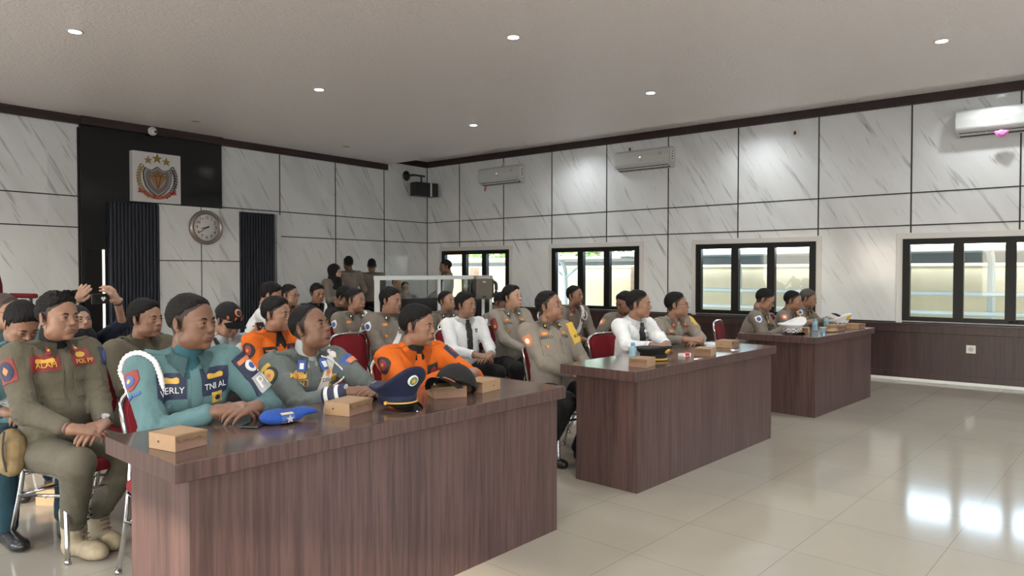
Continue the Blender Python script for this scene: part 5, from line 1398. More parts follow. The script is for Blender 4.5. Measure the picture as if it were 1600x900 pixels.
snack_box(7.66, 2.23, R_(-80), 'kraft snack box beside the white cap at the left of the far desk', .13, .15)
snack_box(8.27, 2.06, R_(-10), 'kraft snack box in front of the man with the phone on the far desk', .18, .14)
snack_box(8.62, 1.93, R_(-10), 'kraft snack box at the right end of the far desk before the white cap', .17, .14)

def peaked_cap(label, loc, R, crown, band, visor, badge=None, sc=1., lift=.045, chequer=False, gold=True, braid=None):
    t = thing('peaked_cap', label, 'cap', loc); t.rotation_euler = R
    def ring(rx, ry, z, fl, n=48):
        return [(sc * rx * math.cos(a), sc * ry * math.sin(a) , sc * (z + fl * max(0, -math.sin(a)) ** 1.5)) for a in [2 * PI * k / n for k in range(n)]]
    def skinr(rs, mat, name, cap0=False, cap1=False):
        bm = bmesh.new(); RR = [[bm.verts.new(p) for p in r] for r in rs]
        for A, B in zip(RR[:-1], RR[1:]):
            for k in range(len(A)): bm.faces.new((A[k], A[(k + 1) % len(A)], B[(k + 1) % len(A)], B[k]))
        if cap1: bm.faces.new(RR[-1])
        if cap0: bm.faces.new(RR[0][::-1])
        return obj(name, bm, mat, t, True)
    skinr([ring(.084, .098, .0, 0), ring(.086, .100, .002, 0), ring(.087, .101, .042, 0), ring(.084, .098, .044, 0)], band, 'band', True, True)
    skinr([ring(.084, .098, .042, 0), ring(.096, .110, .052, lift * .4), ring(.120, .134, .068, lift * .85), ring(.130, .144, .078, lift), ring(.128, .142, .085, lift * 1.02), ring(.112, .124, .089, lift * .95), ring(.06, .066, .088, lift * .6), ring(.01, .01, .086, lift * .25)], crown, 'crown', False, True)
    if braid: 
        bm = bmesh.new(); tube(bm, [Vector(p) for p in ring(.0885, .1025, .006, 0)], .0035 * sc, 6, True); obj('braid', bm, braid, t, True)
    bm = bmesh.new(); G = []
    for j in range(6):
        row = []
        for i in range(17):
            a = math.radians(-90 + (-62 + 124 * i / 16)); w = math.cos(math.radians(-62 + 124 * i / 16) * 1.40); r = 1 + (j / 5) * .50 * max(0, w) ** .8
            row.append(bm.verts.new((sc * .086 * math.cos(a) * r, sc * .100 * math.sin(a) * r, sc * (.006 - (j / 5) * .030 * max(0, w)))))
        G.append(row)
    for j in range(5):
        for i in range(16): bm.faces.new((G[j][i], G[j][i + 1], G[j + 1][i + 1], G[j + 1][i]))
    bmesh.ops.solidify(bm, geom=bm.faces[:], thickness=.003); obj('visor', bm, visor, t, True)
    bm = bmesh.new(); tube(bm, [Vector((sc * .089 * math.cos(a), sc * .103 * math.sin(a), sc * .013)) for a in [math.radians(-90 + d) for d in range(-72, 73, 8)]], .004 * sc, 6); obj('chin_strap', bm, M_BLACK if gold is None else K_GOLD if gold else M_BLACK, t, True)
    for s in (-1, 1):
        bm = bmesh.new(); a = math.radians(-90 + s * 74); cyl(bm, (sc * .086 * math.cos(a), sc * .1 * math.sin(a), sc * .013), (sc * .096 * math.cos(a), sc * .11 * math.sin(a), sc * .013), .008); obj('side_button', bm, K_GOLD, t)
    if badge:
        pa = Vector((0, -.110, .052 + .4 * lift)); pb = Vector((0, -.134, .068 + .85 * lift)); td = (pb - pa).normalized(); nd = Vector((0, -td.z, td.y)); mc_ = (pa * .55 + pb * .45) * sc
        bm = bmesh.new(); cyl(bm, mc_ - nd * .010, mc_ + nd * .006, badge[1] * sc, seg=28); o = obj('cap_badge', bm, badge[0], t)
        bm = bmesh.new(); cyl(bm, mc_ + nd * .005, mc_ + nd * .008, badge[1] * .78 * sc, seg=28); o2 = obj('badge_ring', bm, badge[2], o)
        bm = bmesh.new(); 
        q = [(badge[1] * .55 * sc * r * math.cos(a), badge[1] * .55 * sc * r * math.sin(a)) for a, r in [(PI / 2 + k * PI / 5, 1 if k % 2 == 0 else .45) for k in range(10)]]
        prism(bm, q, -.003, 0, Matrix.Translation(mc_ + nd * .008) @ Matrix.Rotation(math.atan2(-td.y, td.z), 4, 'X')); obj('badge_star', bm, K_GOLD, o)
    return t
M_NVC = cloth('navy_cap_cloth', (.010, .014, .048), .7, 500, .1); M_PAT = plain('patent_black', (.008, .008, .009), .08, coat=.5)
M_WCAP = plain('white_cap_cloth', (.66, .66, .68), .45, var=.03); M_BCAP = cloth('black_cap_cloth', (.012, .012, .013), .8, 500, .1)
mc, ntc, bsc = nmat('chequered_band'); chk = N(ntc, 'ShaderNodeTexChecker', Scale=70.0); chk.inputs['Color1'].default_value = (.65, .66, .68, 1); chk.inputs['Color2'].default_value = (.015, .02, .06, 1)
L(ntc, coords(ntc), chk.inputs['Vector']); L(ntc, chk.outputs[0], bsc.inputs['Base Color'])
peaked_cap('navy peaked cap with round badge standing tilted on the near desk', (2.235, 2.47, TZ + .022), (0, 0, R_(-6)), M_NVC, M_NVC, M_PAT, (K_WHT, .027, plain('badge_green', (.08, .20, .16), .5)), .98, .10)
peaked_cap('black peaked cap with gold badge and braid on the middle desk', (4.62, 2.38, TZ + .002), (0, 0, R_(-8)), M_BCAP, M_BCAP, plain('dull_black_visor', (.012, .012, .013), .45), (K_GOLD, .022, K_YEL), 1.0, .02, gold=True, braid=K_GOLD)
peaked_cap('white peaked cap with chequered band tilted at the left end of the far desk', (7.42, 2.26, TZ + .022), (0, 0, R_(64)), M_WCAP, mc, M_PAT, None, 1.02, .065, gold=False)
peaked_cap('white peaked cap with gold badge behind the boxes on the far desk', (8.72, 2.12, TZ + .004), (R_(-8), 0, R_(-20)), M_WCAP, mc, M_PAT, (K_GOLD, .030, K_YEL), 1.0, .06, gold=False)
# black baseball cap resting on the snack box
t = thing('baseball_cap', 'plain black baseball cap resting on a snack box on the near desk', 'cap', (2.615, 2.475, TZ + .012)); t.rotation_euler = (R_(-24), R_(-6), R_(-78))
cap_parts(t, Matrix.Identity(4), cloth('black_cap_twill', (.014, .013, .015), .85, 500, .1), badge=False, sc=1.22)
for k_ in (-1, 1):
    bm = bmesh.new(); tube(bm, curve_pts([(k_ * .015, -.125, .049), (k_ * .035, -.150, .040), (k_ * .055, -.130, .036), (k_ * .07, -.105, .030)], 5), .007, 6, flat=.4); obj('brim_braid', bm, K_ORG, t)
# blue beret
t = thing('beret', 'blue beret with silver star plate lying on the near desk', 'beret', (1.715, 2.60, TZ), R_(-6))
v = Vol((-.16, -.12, -.005), (.17, .12, .09), .004); v.ell((-.01, 0, .024), (.090, .070, .024), .01); v.ell((.035, .01, .030), (.095, .060, .014), .02, rotm(0, -.04, 0)); v.ell((.110, .0, .036), (.045, .040, .009), .02, rotm(0, .2, 0)); v.ell((-.04, 0, .030), (.055, .058, .026), .02)
v.field(lambda X, Y, Z: .0022 * wav(X, Y, Z, 8, 55), 'add'); v.field(lambda X, Y, Z: .001 - Z, '&', .003); Vx, Qx = v.mesh(); M_BER = cloth('blue_beret_felt', (.018, .075, .36), .9, 500, .1)
bo = link_mesh('felt', np_mesh('felt', Vx, Qx), M_BER, t); bvb = bvh_of(Vx, Qx)
b = stick(bvb, (.058, .052, ''), (-.012, -.06, .027), (0, -1, .25), (0, 0, 1), .002, .002, 0, K_BLUE, 'badge_panel', t, far=.1)
for dz in (-.021, .021): stick(bvb, (.058, .009, ''), (-.012, -.06, .027 + dz), (0, -1, .25), (0, 0, 1), .005, .002, 0, plain('pale_gold', (.55, .50, .30), .4), 'trim_stripe', b, far=.1)
bm = bmesh.new(); q = [(.017 * r * math.cos(a), .017 * r * math.sin(a)) for a, r in [(PI / 2 + k * PI / 5, 1 if k % 2 == 0 else .45) for k in range(10)]]; prism(bm, q, 0, .004, Matrix.Translation((-.012, -.082, .027))); obj('star', bm, K_GRY, b)
# phones
def phone(label, loc, rot, col=None, case=None):
    t = thing('phone', label, 'phone', loc); t.rotation_euler = rot
    bm = bmesh.new(); box(bm, (0, 0, .0045), (.076, .160, .009), .004, 3); obj('phone_body', bm, col or M_BLACK, t, False)
    bm = bmesh.new(); box(bm, (0, 0, .0093), (.070, .152, .0008), .0003, 1); obj('screen', bm, plain('dark_glass', (.010, .011, .014), .06), t)
    return t
phone('black phone under the folded hands of the man in teal', (1.62, 2.64, TZ + .001), (0, 0, R_(-58)))
pc = phone('phone in a black case with a white heart, held up by the woman', (2.19, 5.67, 1.225), (R_(82), 0, R_(24)), M_BLACK)
pc.rotation_euler = (R_(84), R_(90), R_(16))
bm = bmesh.new(); hp = [(.021 * 16 * math.sin(a) ** 3 / 17, .021 * (13 * math.cos(a) - 5 * math.cos(2 * a) - 2 * math.cos(3 * a) - math.cos(4 * a)) / 17) for a in [2 * PI * k / 36 for k in range(36)]]
A = [bm.verts.new((u * 0 + -w_, u_ + .02, .0108)) for (u_, w_) in hp for u in (0,)]; bm.faces.new(A); r_ = bmesh.ops.extrude_face_region(bm, geom=bm.faces[:]); bmesh.ops.translate(bm, vec=(0, 0, -.002), verts=[g for g in r_['geom'] if isinstance(g, bmesh.types.BMVert)])
obj('white_heart', bm, K_WHT, pc)
phone('phone in a brown case held by the man in the lettered cap', (2.86, 4.60, .985), (R_(65), 0, R_(12)), plain('brown_case', (.16, .05, .03), .5))
phone('phone held over the desk by the grey-haired policeman', (9.06, 2.22, .90), (R_(20), 0, R_(60)))
# bottles
mb, ntb, bsb = nmat('pale_blue_plastic'); bsb.inputs['Base Color'].default_value = (.50, .76, .92, 1); bsb.inputs['Roughness'].default_value = .12; bsb.inputs['Transmission Weight'].default_value = .55; bsb.inputs['IOR'].default_value = 1.2
def bottle(x, y, label):
    t = thing('water_bottle', label, 'bottle', (x, y, TZ), 0, 'small water bottles')
    bm = bmesh.new(); lathe(bm, [(.027, 0), (.030, .004), (.030, .018), (.0275, .022), (.030, .027), (.030, .045), (.0275, .050), (.030, .055), (.030, .075), (.026, .088), (.016, .100), (.0125, .104), (.0125, .112)], 24); obj('bottle_body', bm, mb, t, True)
    bm = bmesh.new(); lathe(bm, [(.0145, .110), (.0150, .112), (.0150, .124), (.0135, .127)], 20); obj('cap', bm, plain('blue_cap', (.10, .32, .62), .4), t, True)
bottle(4.50, 2.48, 'small blue water bottle beside the black peaked cap on the middle desk')
bottle(8.02, 2.20, 'small blue water bottle left of the crumpled paper on the far desk'); bottle(8.62, 2.24, 'small blue water bottle next to the farthest white cap')
t = thing('plastic_cup', 'clear plastic water cup before the crumpled paper on the far desk', 'cup', (7.80, 2.06, TZ)); bm = bmesh.new(); lathe(bm, [(.022, 0), (.024, .002), (.032, .052), (.033, .055)], 20); obj('cup_body', bm, mb, t, True)
bm = bmesh.new(); lathe(bm, [(.033, .055), (.033, .057), (.002, .0575)], 20); obj('cup_seal', bm, plain('cup_seal', (.5, .62, .7), .3), t)
# paper things
t = thing('cigarette_packet', 'red and white packet lying on the middle desk', 'packet', (4.97, 2.30, TZ), R_(-12)); bm = bmesh.new(); bxx(bm, -.045, .045, -.027, .027, 0, .022, .002); obj('packet_body', bm, K_WHT, t); bm = bmesh.new(); bxx(bm, -.028, .026, -.0275, .0275, .003, .0228); obj('red_panel', bm, plain('packet_red', (.5, .03, .05), .4), t)
def keys(x, y, lab):
    t = thing('key_ring', lab, 'keys', (x, y, TZ)); bm = bmesh.new(); tube(bm, [Vector((.016 * math.cos(a), .016 * math.sin(a), .0025)) for a in [2 * PI * k / 16 for k in range(16)]], .0014, 6, True); obj('ring', bm, M_CHROME, t)
    for a in (.4, 1.5, 2.6):
        bm = bmesh.new(); bxx(bm, .014, .028, -.009, .009, .001, .0035, .001); bxx(bm, .028, .062, -.004, .004, .001, .003); bmesh.ops.rotate(bm, verts=bm.verts, matrix=Matrix.Rotation(a, 3, 'Z')); obj('key', bm, M_CHROME, t)
keys(4.90, 2.14, 'small bunch of keys before the red and white packet'); keys(5.62, 2.14, 'small bunch of keys near the right end of the middle desk')
t = thing('paper', 'white sheet of paper beside the arms of the policeman with glasses', 'paper', (5.98, 2.50, TZ), R_(-5)); bm = bmesh.new(); bxx(bm, -.105, .105, -.148, .148, .0, .002); obj('sheet', bm, K_WHT, t)
bm = bmesh.new(); G = [[bm.verts.new((.9 + .30 * i / 10, 4.10 + .23 * j / 8, .70 + .05 * math.sin(i * .5 + j * .3) + .08 * j / 8)) for i in range(11)] for j in range(9)]
for j in range(8):
    for i in range(10): bm.faces.new((G[j][i], G[j][i + 1], G[j + 1][i + 1], G[j + 1][i]))
bmesh.ops.solidify(bm, geom=bm.faces[:], thickness=.003); o = obj('paper_sheets', bm, K_WHT, None, True); tag(o, 'white papers on the lap of the teal-uniformed man at the left edge', 'paper'); o.location = (.17, .16, 0)
v = Vol((-.12, -.07, -.01), (.12, .07, .05), .005); v.ell((0, 0, .012), (.10, .045, .018), .01, rotm(0, 0, .3)); v.ell((.03, .01, .02), (.06, .03, .016), .01); v.field(lambda X, Y, Z: .006 * wav(X, Y, Z, 3, 120), 'add'); v.field(lambda X, Y, Z: .001 - Z, '&', .002)
Vx, Qx = v.mesh(); o = link_mesh('crumpled_paper', np_mesh('crumpled_paper', Vx, Qx), M_KRAFT); o.location = (7.98, 2.02, TZ); o.rotation_euler = (0, 0, R_(-30)); tag(o, 'crumpled brown wrapper between the bottle and the cup on the far desk', 'wrapper')
# on the floor
snack_box(1.66, 4.92, R_(35), 'brown cardboard box on the floor behind the olive man\'s chair', .20, .17, .10, 0.)
v = Vol((-.22, -.12, -.01), (.22, .12, .22), .008); v.ell((0, 0, .085), (.19, .085, .09), .02); v.field(lambda X, Y, Z: .006 * wav(X, Y, Z, 3, 45), 'add'); v.field(lambda X, Y, Z: .002 - Z, '&', .006)
Vx, Qx = v.mesh(); o = link_mesh('handbag', np_mesh('handbag', Vx, Qx), plain('dark_brown_leather', (.045, .025, .018), .45)); o.location = (5.05, 3.75, 0); tag(o, 'dark brown bag on the floor behind the policeman leaning back', 'bag')
t = thing('belt_pouch', 'tan and brown pouch hanging at the hip of the olive man', 'pouch', (1.17, 4.10, .55), R_(20))
v = Vol((-.09, -.12, -.14), (.09, .12, .13), .006); v.ell((0, 0, 0), (.055, .085, .10), .02); v.ell((-.01, -.01, -.09), (.045, .065, .045), .03); v.field(lambda X, Y, Z: .004 * wav(X, Y, Z, 9, 50), 'add'); Vx, Qx = v.mesh(); link_mesh('pouch_body', np_mesh('pouch_body', Vx, Qx), plain('tan_canvas', (.20, .135, .06), .85, var=.3, scale=12), t)
for a in (-.03, .03):
    bm = bmesh.new(); tube(bm, curve_pts([(-.057, a, .10), (-.066, a, 0), (-.050, a, -.10)]), .008, 6, flat=.5); obj('strap', bm, plain('dark_webbing', (.03, .025, .02), .8), t)

# ------------------------------------------------------------------ on the walls
def aircon(y0, y1, label, z0=3.10, z1=3.42, pink=False, card=None, lamp=False):
    t = thing('air_conditioner', label, 'air conditioner', (XR, (y0 + y1) / 2, 0), 0, 'wall air conditioners'); w = (y1 - y0) / 2
    prof = [(0, z1), (-.15, z1), (-.195, z1 - .03), (-.215, z1 - .12), (-.215, z0 + .09), (-.19, z0 + .055), (-.07, z0 + .0), (0, z0)]
    bm = bmesh.new(); A = [bm.verts.new((x, -w, z)) for x, z in prof]; B = [bm.verts.new((x, w, z)) for x, z in prof]; bm.faces.new(A); bm.faces.new(B[::-1])
    for i in range(len(prof)): bm.faces.new((A[i], B[i], B[(i + 1) % len(prof)], A[(i + 1) % len(prof)]))
    bmesh.ops.bevel(bm, geom=[e for e in bm.edges], offset=.006, segments=2, affect='EDGES'); obj('housing', bm, plain('aircon_white', (.54, .56, .56), .3), t)
    bm = bmesh.new(); d = Vector((.12, 0, -.055)).normalized(); box(bm, (-.132, 0, z0 + .0215), (.090, 2 * w - .08, .012), .002, 1, Matrix.Rotation(math.atan2(.055, .12), 3, 'Y')); obj('outlet', bm, M_BLACK, t)
    for k in range(5):
        bm = bmesh.new(); box(bm, (-.135, -w + .12 + k * (2 * w - .24) / 4, z0 + .018), (.07, .006, .018)); obj('vane', bm, K_GRY, t)
    bm = bmesh.new(); box(bm, (-.160, 0, z0 + .028), (.05, 2 * w - .07, .006), .002, 1, Matrix.Rotation(.9, 3, 'Y')); obj('louvre', bm, plain('aircon_white', (.54, .56, .56), .3), t)
    bm = bmesh.new(); box(bm, (-.2165, 0, z0 + .14), (.002, .07, .012)); obj('maker_mark', bm, K_GRY, t)
    if lamp: bm = bmesh.new(); cyl(bm, (-.215, .02, z0 + .19), (-.219, .02, z0 + .19), .010); obj('indicator', bm, plain('indicator_light', (.9, .95, 1.), .4, emit=2.), t)
    if card == 'label':
        bm = bmesh.new(); box(bm, (-.11, -w - .002, z0 + .19), (.12, .003, .20), .0008, 1); lb = obj('side_label', bm, K_WHT, t)
        for k in range(4): bm = bmesh.new(); box(bm, (-.11 + .01 * (k % 2), -w - .0045, z0 + .13 + k * .04), (.05, .001, .014)); obj('label_mark', bm, K_NAVY if k % 2 else M_BLACK, lb)
        bm = bmesh.new(); box(bm, (-.2165, -w + .16, z1 - .10), (.002, .05, .05), .0006, 1); obj('energy_sticker', bm, K_GRY, t)
    return t
aircon(8.05, 9.05, 'wall air conditioner farthest away, near the back corner', card='label', lamp=True)
aircon(5.03, 6.02, 'middle wall air conditioner above the second window', card='label', lamp=True)
aircon(.16, 1.19, 'nearest wall air conditioner at the right edge, a pink ribbon on it')
v = Vol((-.07, -.09, -.07), (.07, .09, .07), .005); v.ell((0, 0, 0), (.035, .05, .04), .01); v.ell((0, .04, .01), (.02, .035, .02), .01, rotm(.5, 0, 0)); v.ell((0, -.04, .01), (.02, .035, .02), .01, rotm(-.5, 0, 0)); v.field(lambda X, Y, Z: .010 * wav(X, Y, Z, 3, 110), 'add')
Vx, Qx = v.mesh(); o = link_mesh('ribbon_bow', np_mesh('ribbon_bow', Vx, Qx), plain('pink_film', (.80, .25, .62), .25)); o.location = (XR - .20, .72, 3.085); tag(o, 'crumpled pink ribbon hanging from the nearest air conditioner', 'ribbon')
bm = bmesh.new(); box(bm, (0, 0, 0), (.004, .045, .11), .001, 1, Matrix.Rotation(.25, 3, 'X')); o = obj('paper_tag', bm, plain('red_tag', (.42, .12, .12), .6)); o.location = (XR - .12, 8.93, 3.045); tag(o, 'small red tag hanging under the farthest air conditioner', 'tag')
def plate(x, y, z, lab, kind='socket', s=.085, back=False):
    t = thing('wall_socket' if kind == 'socket' else 'wall_switch', lab, 'socket' if kind == 'socket' else 'switch', (x, y, z))
    bm = bmesh.new(); box(bm, (-.006, 0, 0), (.012, s, s), .003, 2); obj('cover', bm, plain('ivory_plastic', (.62, .60, .56), .35), t)
    if kind == 'socket':
        bm = bmesh.new(); cyl(bm, (-.0125, 0, 0), (-.0145, 0, 0), s * .30, seg=24); r = obj('socket_ring', bm, K_GRY, t)
        for d in (-1, 1): bm = bmesh.new(); cyl(bm, (-.0145, d * .01, 0), (-.0155, d * .01, 0), .003, seg=10); obj('hole', bm, M_BLACK, r)
    else: bm = bmesh.new(); box(bm, (-.0135, 0, 0), (.004, s * .35, s * .5), .001, 1); obj('rocker', bm, M_BLACK if kind == 'dark' else K_WHT, t)
plate(XR - .012, 1.01, .46, 'white wall socket low on the dark wainscot', s=.10)
plate(XR, 3.17, 3.42, 'small switch plate high on the marble between the windows', 'dark', .10)
plate(XR, 5.84, 3.475, 'small switch plate above the middle air conditioner', 'dark', .09); plate(XR, 8.58, 3.475, 'small socket above the farthest air conditioner', s=.08)
# clock
cx, cz, cr = 5.585, 2.115, .262
t = thing('wall_clock', 'round wall clock with a wide metallic rim on the marble panel', 'clock', (cx, YB - .12, cz))
def lat_y(prof, mat, name, par, seg=56):
    bm = bmesh.new(); lathe(bm, prof, seg); bmesh.ops.rotate(bm, verts=bm.verts, matrix=Matrix.Rotation(PI / 2, 3, 'X')); return obj(name, bm, mat, par, True)
lat_y([(cr, 0), (cr + .004, .02), (cr - .004, .05), (cr - .02, .062), (cr - .048, .056), (cr - .055, .040), (cr - .056, .03), (.001, .029)], plain('brushed_bronze', (.36, .30, .27), .3, .9), 'rim', t)
f = lat_y([(cr - .056, .030), (cr - .057, .033), (.001, .034)], plain('clock_white', (.66, .66, .66), .5), 'clock_face', t)
for n in range(1, 13):
    a = PI / 2 - n * PI / 6; me = text_mesh(str(n), .062, .001); me.transform(Matrix.Translation((.150 * math.cos(a), -.036, .150 * math.sin(a))) @ Matrix.Rotation(PI / 2, 4, 'X')); link_mesh('numeral', me, M_BLACK, f)
def hand(a, l, w, name):
    bm = bmesh.new(); prism(bm, [(-w, -.04), (w, -.04), (w * .8, l * .7), (0, l), (-w * .8, l * .7)], -.044, -.040); bmesh.ops.rotate(bm, verts=bm.verts, matrix=Matrix.Rotation(a, 3, 'Y')); obj(name, bm, M_BLACK, t)
hand(R_(258), .105, .008, 'hour_hand'); hand(R_(236), .165, .006, 'minute_hand'); bm = bmesh.new(); cyl(bm, (0, -.036, 0), (0, -.05, 0), .012); obj('hub', bm, M_BLACK, t)
# emblem board
EX, EZ, EY = 4.845, 2.80, YB - .15
t = thing('emblem_board', 'white square board with three gold stars and a grey shield on the black granite', 'sign', (EX, EY, EZ))
bm = bmesh.new(); bxx(bm, -.345, .345, 0, .10, -.36, .36, .003); bd = obj('board', bm, plain('board_white', (.62, .62, .64), .35), t)
_n0 = len(bpy.data.objects); _pre = set(bpy.data.objects.keys())
def flat(pts, d0, d1, mat, name, par, M=None):
    bm = bmesh.new(); prism(bm, pts, -d1, -d0, M); return obj(name, bm, mat, par)
star = lambda r, k=.40: [(r * q * math.cos(a), r * q * math.sin(a)) for a, q in [(PI / 2 + i * PI / 5, 1 if i % 2 == 0 else k) for i in range(10)]]
M_GD = plain('dull_gold', (.30, .22, .05), .35, .5); M_SH = plain('shield_steel', (.20, .18, .19), .3, .6); M_SH2 = plain('shield_steel_pale', (.34, .32, .33), .35, .5)
for x, z, r in ((-.115, .215, .055), (0, .245, .068), (.115, .215, .055)): flat([(x + a, z + b) for a, b in star(r)], 0, .012, M_GD, 'star', t)
def shieldp(s): 
    h = [(0, .175), (.035, .150), (.075, .125), (.12, .135), (.155, .155), (.185, .10), (.178, 0), (.150, -.09), (.09, -.165), (0, -.225)]
    return [(a * s, b * s) for a, b in h] + [(-a * s, b * s) for a, b in h[::-1][1:-1]]
def shp(p, dz=-.03): return [(a, b + dz) for a, b in p]
s0 = flat(shp(shieldp(1.0)), 0, .012, plain('shield_edge', (.06, .055, .06), .4), 'shield', t); flat(shp(shieldp(.93)), .012, .016, M_SH2, 'shield_band', s0); flat(shp(shieldp(.80)), .016, .020, M_SH, 'shield_field', s0); flat(shp(shieldp(.55)), .020, .023, M_SH2, 'shield_core', s0)
dia = [(-.065, .085), (.065, .085), (.105, .045), (0, -.115), (-.105, .045)]; dd = flat(shp(dia), .023, .030, plain('bronze_relief', (.36, .19, .07), .35, .4), 'diamond', s0)
for a, b in (((-.065, .085), (-.035, .045)), ((.065, .085), (.035, .045)), ((-.105, .045), (.105, .045)), ((-.035, .045), (0, -.115)), ((.035, .045), (0, -.115)), ((-.035, .045), (0, .085)), ((.035, .045), (0, .085))):
    bm = bmesh.new(); cyl(bm, (a[0], -.031, a[1] - .03), (b[0], -.031, b[1] - .03), .004, seg=6); obj('facet_line', bm, K_BRN, dd)
for s, m, nm in ((-1, M_GD, 'rice_wreath'), (1, K_BLK, 'cotton_wreath')):
    bm = bmesh.new(); tube(bm, [Vector((s * (.235 * math.cos(a)), -.006, .255 * math.sin(a) - .02)) for a in [R_(d) for d in range(-62, 38, 6)]], .005, 6)
    for d in range(-60, 40, 8):
        a = R_(d)
        for o in (-1, 1):
            p = Vector((s * (.235 + o * .018) * math.cos(a), -.008, (.255 + o * .018) * math.sin(a) - .02 + .012)); vs = bmesh.ops.create_uvsphere(bm, u_segments=8, v_segments=6, radius=1.)['verts']
            bmesh.ops.transform(bm, matrix=Matrix.Translation(p) @ Matrix.Rotation(-s * (a + .5 * o + (PI / 2 if s < 0 else PI / 2)), 4, 'Y') @ Matrix.Diagonal((.021, .006, .008, 1)), verts=vs)
    obj(nm, bm, m, t, True)
rb = [(.245 * math.cos(R_(d)), .245 * math.sin(R_(d)) - .03) for d in range(-140, -39, 8)]; rb2 = [(.205 * math.cos(R_(d)), .205 * math.sin(R_(d)) - .03) for d in range(-40, -141, -8)]
M_RIB = plain('scroll_red', (.36, .035, .03), .5); sc_ = flat(rb + rb2, .010, .018, M_RIB, 'scroll', t)
for s in (-1, 1): flat([(s * .185, -.165), (s * .245, -.150), (s * .230, -.175), (s * .248, -.200), (s * .190, -.205)][::s], .004, .012, M_RIB, 'scroll_end', sc_)
tx = 'RASTRA SEWAKOTTAMA'
for k, ch in enumerate(tx):
    if ch == ' ': continue
    a = R_(-132 + 84 * k / (len(tx) - 1)); me = text_mesh(ch, .030, .001); me.transform(Matrix.Translation((.225 * math.cos(a), -.0195, .225 * math.sin(a) - .03)) @ Matrix.Rotation(-(a + PI / 2), 4, 'Y') @ Matrix.Rotation(PI / 2, 4, 'X')); link_mesh('lettering', me, K_YEL, sc_)
for _o in list(bpy.data.objects):
    if _o.name not in _pre and _o.parent is not None and _o.parent.name == t.name and _o.type == 'MESH': _o.scale = (1.13, 1, 1.13)
# dome camera
t = thing('security_camera', 'white dome security camera on the crown moulding above the emblem', 'camera', (4.80, YB - .10, 3.475)); bm = bmesh.new(); lathe(bm, [(.062, 0), (.064, .02), (.058, .035), (.045, .045)], 24); bmesh.ops.rotate(bm, verts=bm.verts, matrix=Matrix.Rotation(PI / 2, 3, 'X')); obj('base', bm, K_WHT, t, True)
bm = bmesh.new(); bmesh.ops.create_uvsphere(bm, u_segments=20, v_segments=14, radius=.046); bmesh.ops.translate(bm, vec=(0, -.045, -.005), verts=bm.verts); obj('dome', bm, K_WHT, t, True); bm = bmesh.new(); cyl(bm, (.008, -.080, -.012), (.010, -.096, -.016), .018, seg=20); obj('lens', bm, M_BLACK, t)
# corner loudspeaker on its arm
t = thing('corner_loudspeaker', 'black wall loudspeaker on a swivel arm in the far corner', 'loudspeaker', (10.05, YB, 3.0))
bm = bmesh.new(); lathe(bm, [(.10, 0), (.10, .012), (.06, .03), (.03, .05)], 28); bmesh.ops.rotate(bm, verts=bm.verts, matrix=Matrix.Rotation(PI / 2, 3, 'X')); bmesh.ops.translate(bm, vec=(-.16, 0, .38), verts=bm.verts); obj('wall_mount', bm, M_BLACK, t, True)
bm = bmesh.new(); cyl(bm, (-.16, -.04, .38), (-.16, -.22, .38), .024); cyl(bm, (-.20, -.22, .38), (.12, -.24, .38), .02); cyl(bm, (.02, -.24, .38), (.02, -.26, .20), .018); obj('arm', bm, M_BLACK, t)
cb_ = Matrix.Rotation(R_(-8), 3, 'Z'); bm = bmesh.new(); box(bm, (-.03, -.32, .09), (.44, .20, .27), .008, 2, cb_); obj('cabinet', bm, plain('speaker_black', (.010, .011, .014), .4), t)
bm = bmesh.new(); box(bm, (.215, -.36, .09), (.15, .22, .27), .008, 2, cb_); obj('cabinet', bm, plain('speaker_black', (.010, .011, .014), .4), t); bm = bmesh.new(); box(bm, (.105, -.44, .09), (.04, .03, .27), .008, 2, cb_); obj('white_bracket', bm, K_WHT, t)

# ------------------------------------------------------------------ glass partition, loudspeaker on stand, red armchair on the platform
t = thing('glass_partition', 'white-framed glass partition with dark lower panels before the back corner', 'partition', (6.85, 8.0, 0))
M_WF = plain('white_frame', (.66, .68, .70), .35)
Lp = 2.55
for x in (0, 1.27, Lp):
    bm = bmesh.new(); bxx(bm, x - .03, x + .03, -.03, .03, 0, 1.36, .004); obj('post', bm, M_WF, t)
bm = bmesh.new(); bxx(bm, -.034, Lp + .034, -.034, .034, 1.31, 1.372); obj('top_rail', bm, M_WF, t)
for a, b in ((.03, 1.24), (1.30, Lp - .03)):
    bm = bmesh.new(); bxx(bm, a, b, -.004, .004, 1.02, 1.31); obj('pane', bm, M_GLASS, t)
    bm = bmesh.new(); bxx(bm, a, b, -.015, .015, .05, 1.02); obj('dark_panel', bm, plain('smoked_panel', (.022, .022, .022), .12), t)
t = thing('loudspeaker', 'grey box loudspeaker in a black carrying frame on a white-legged stand', 'loudspeaker', (7.55, 6.55, 0), R_(-42))
bm = bmesh.new(); bxx(bm, -.115, .115, -.13, .11, 1.05, 1.36, .012, 3); obj('cabinet', bm, plain('taupe_grille', (.12, .105, .092), .7), t)
bm = bmesh.new(); bxx(bm, -.12, .12, -.138, .11, 1.325, 1.38, .010, 2); obj('top_panel', bm, plain('grey_panel', (.26, .25, .23), .5), t); bm = bmesh.new(); bxx(bm, -.085, .085, -.1405, -.137, 1.34, 1.362); obj('name_plate', bm, K_GRY, t)
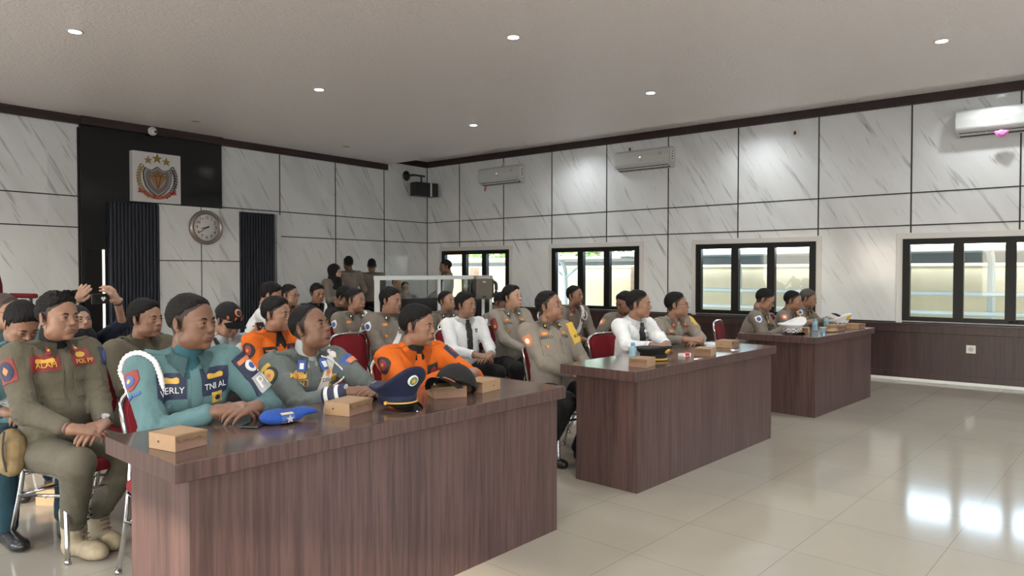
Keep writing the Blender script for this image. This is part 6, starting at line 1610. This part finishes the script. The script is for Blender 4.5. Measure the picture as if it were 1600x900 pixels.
for z in (1.29, 1.085): bm = bmesh.new(); box(bm, (0, -.132, z), (.045, .004, .022), .002, 1); obj('emblem_plate', bm, K_GRY if z > 1.2 else M_BLACK, t)
for s in (-1, 1):
    bm = bmesh.new(); tube(bm, curve_pts([(s * .118, -.02, 1.30), (s * .175, -.02, 1.27), (s * .185, -.02, 1.20), (s * .175, -.02, 1.12), (s * .118, -.02, 1.08)]), .024, 8); bxx(bm, s * .112, s * .14, -.10, .08, 1.07, 1.33, .006); obj('side_handle', bm, M_BLACK, t, True)
bm = bmesh.new(); cyl(bm, (0, 0, .45), (0, 0, 1.05), .022); obj('pole', bm, M_WF, t)
for k in range(3):
    a = 2 * PI * k / 3 + .4; bm = bmesh.new(); cyl(bm, (0, 0, .62), (.34 * math.cos(a), .34 * math.sin(a), .012), .014); obj('leg', bm, M_BLACK, t)
bm = bmesh.new(); bxx(bm, 0.6, 3.1, 8.0, 10.4, 0, .48, .005); o = obj('platform', bm, M_WAIN); tag(o, 'low dark platform by the left part of the back wall', 'platform', kind='structure')
t = thing('armchair', 'red upholstered armchair on the platform at the left edge', 'armchair', (2.27, 8.5, .48), R_(12))
M_RV = cloth('dark_red_velvet', (.15, .010, .012), .9, 400, .1)
bm = bmesh.new(); box(bm, (0, 0, .42), (.52, .50, .14), .04, 4); obj('seat', bm, M_RV, t, True)
v = Vol((-.32, .1, .40), (.32, .45, 1.20), .012); v.ell((0, .27, .78), (.25, .055, .38), .02, rotm(-.12, 0, 0)); Vx, Qx = v.mesh(); link_mesh('backrest', np_mesh('backrest', Vx, Qx), M_RV, t)
for s in (-1, 1):
    bm = bmesh.new(); box(bm, (s * .29, -.02, .70), (.07, .44, .05), .02, 3); obj('armrest', bm, M_RV, t, True)
    bm = bmesh.new(); cyl(bm, (s * .29, -.16, .36), (s * .29, -.16, .68), .015); cyl(bm, (s * .29, .16, .36), (s * .29, .16, .68), .015); obj('armrest_support', bm, M_BLACK, t)
    for y in (-.2, .2): bm = bmesh.new(); cyl(bm, (s * .22, y, .36), (s * .24, y * 1.1, 0), .02); obj('leg', bm, M_BLACK, t)
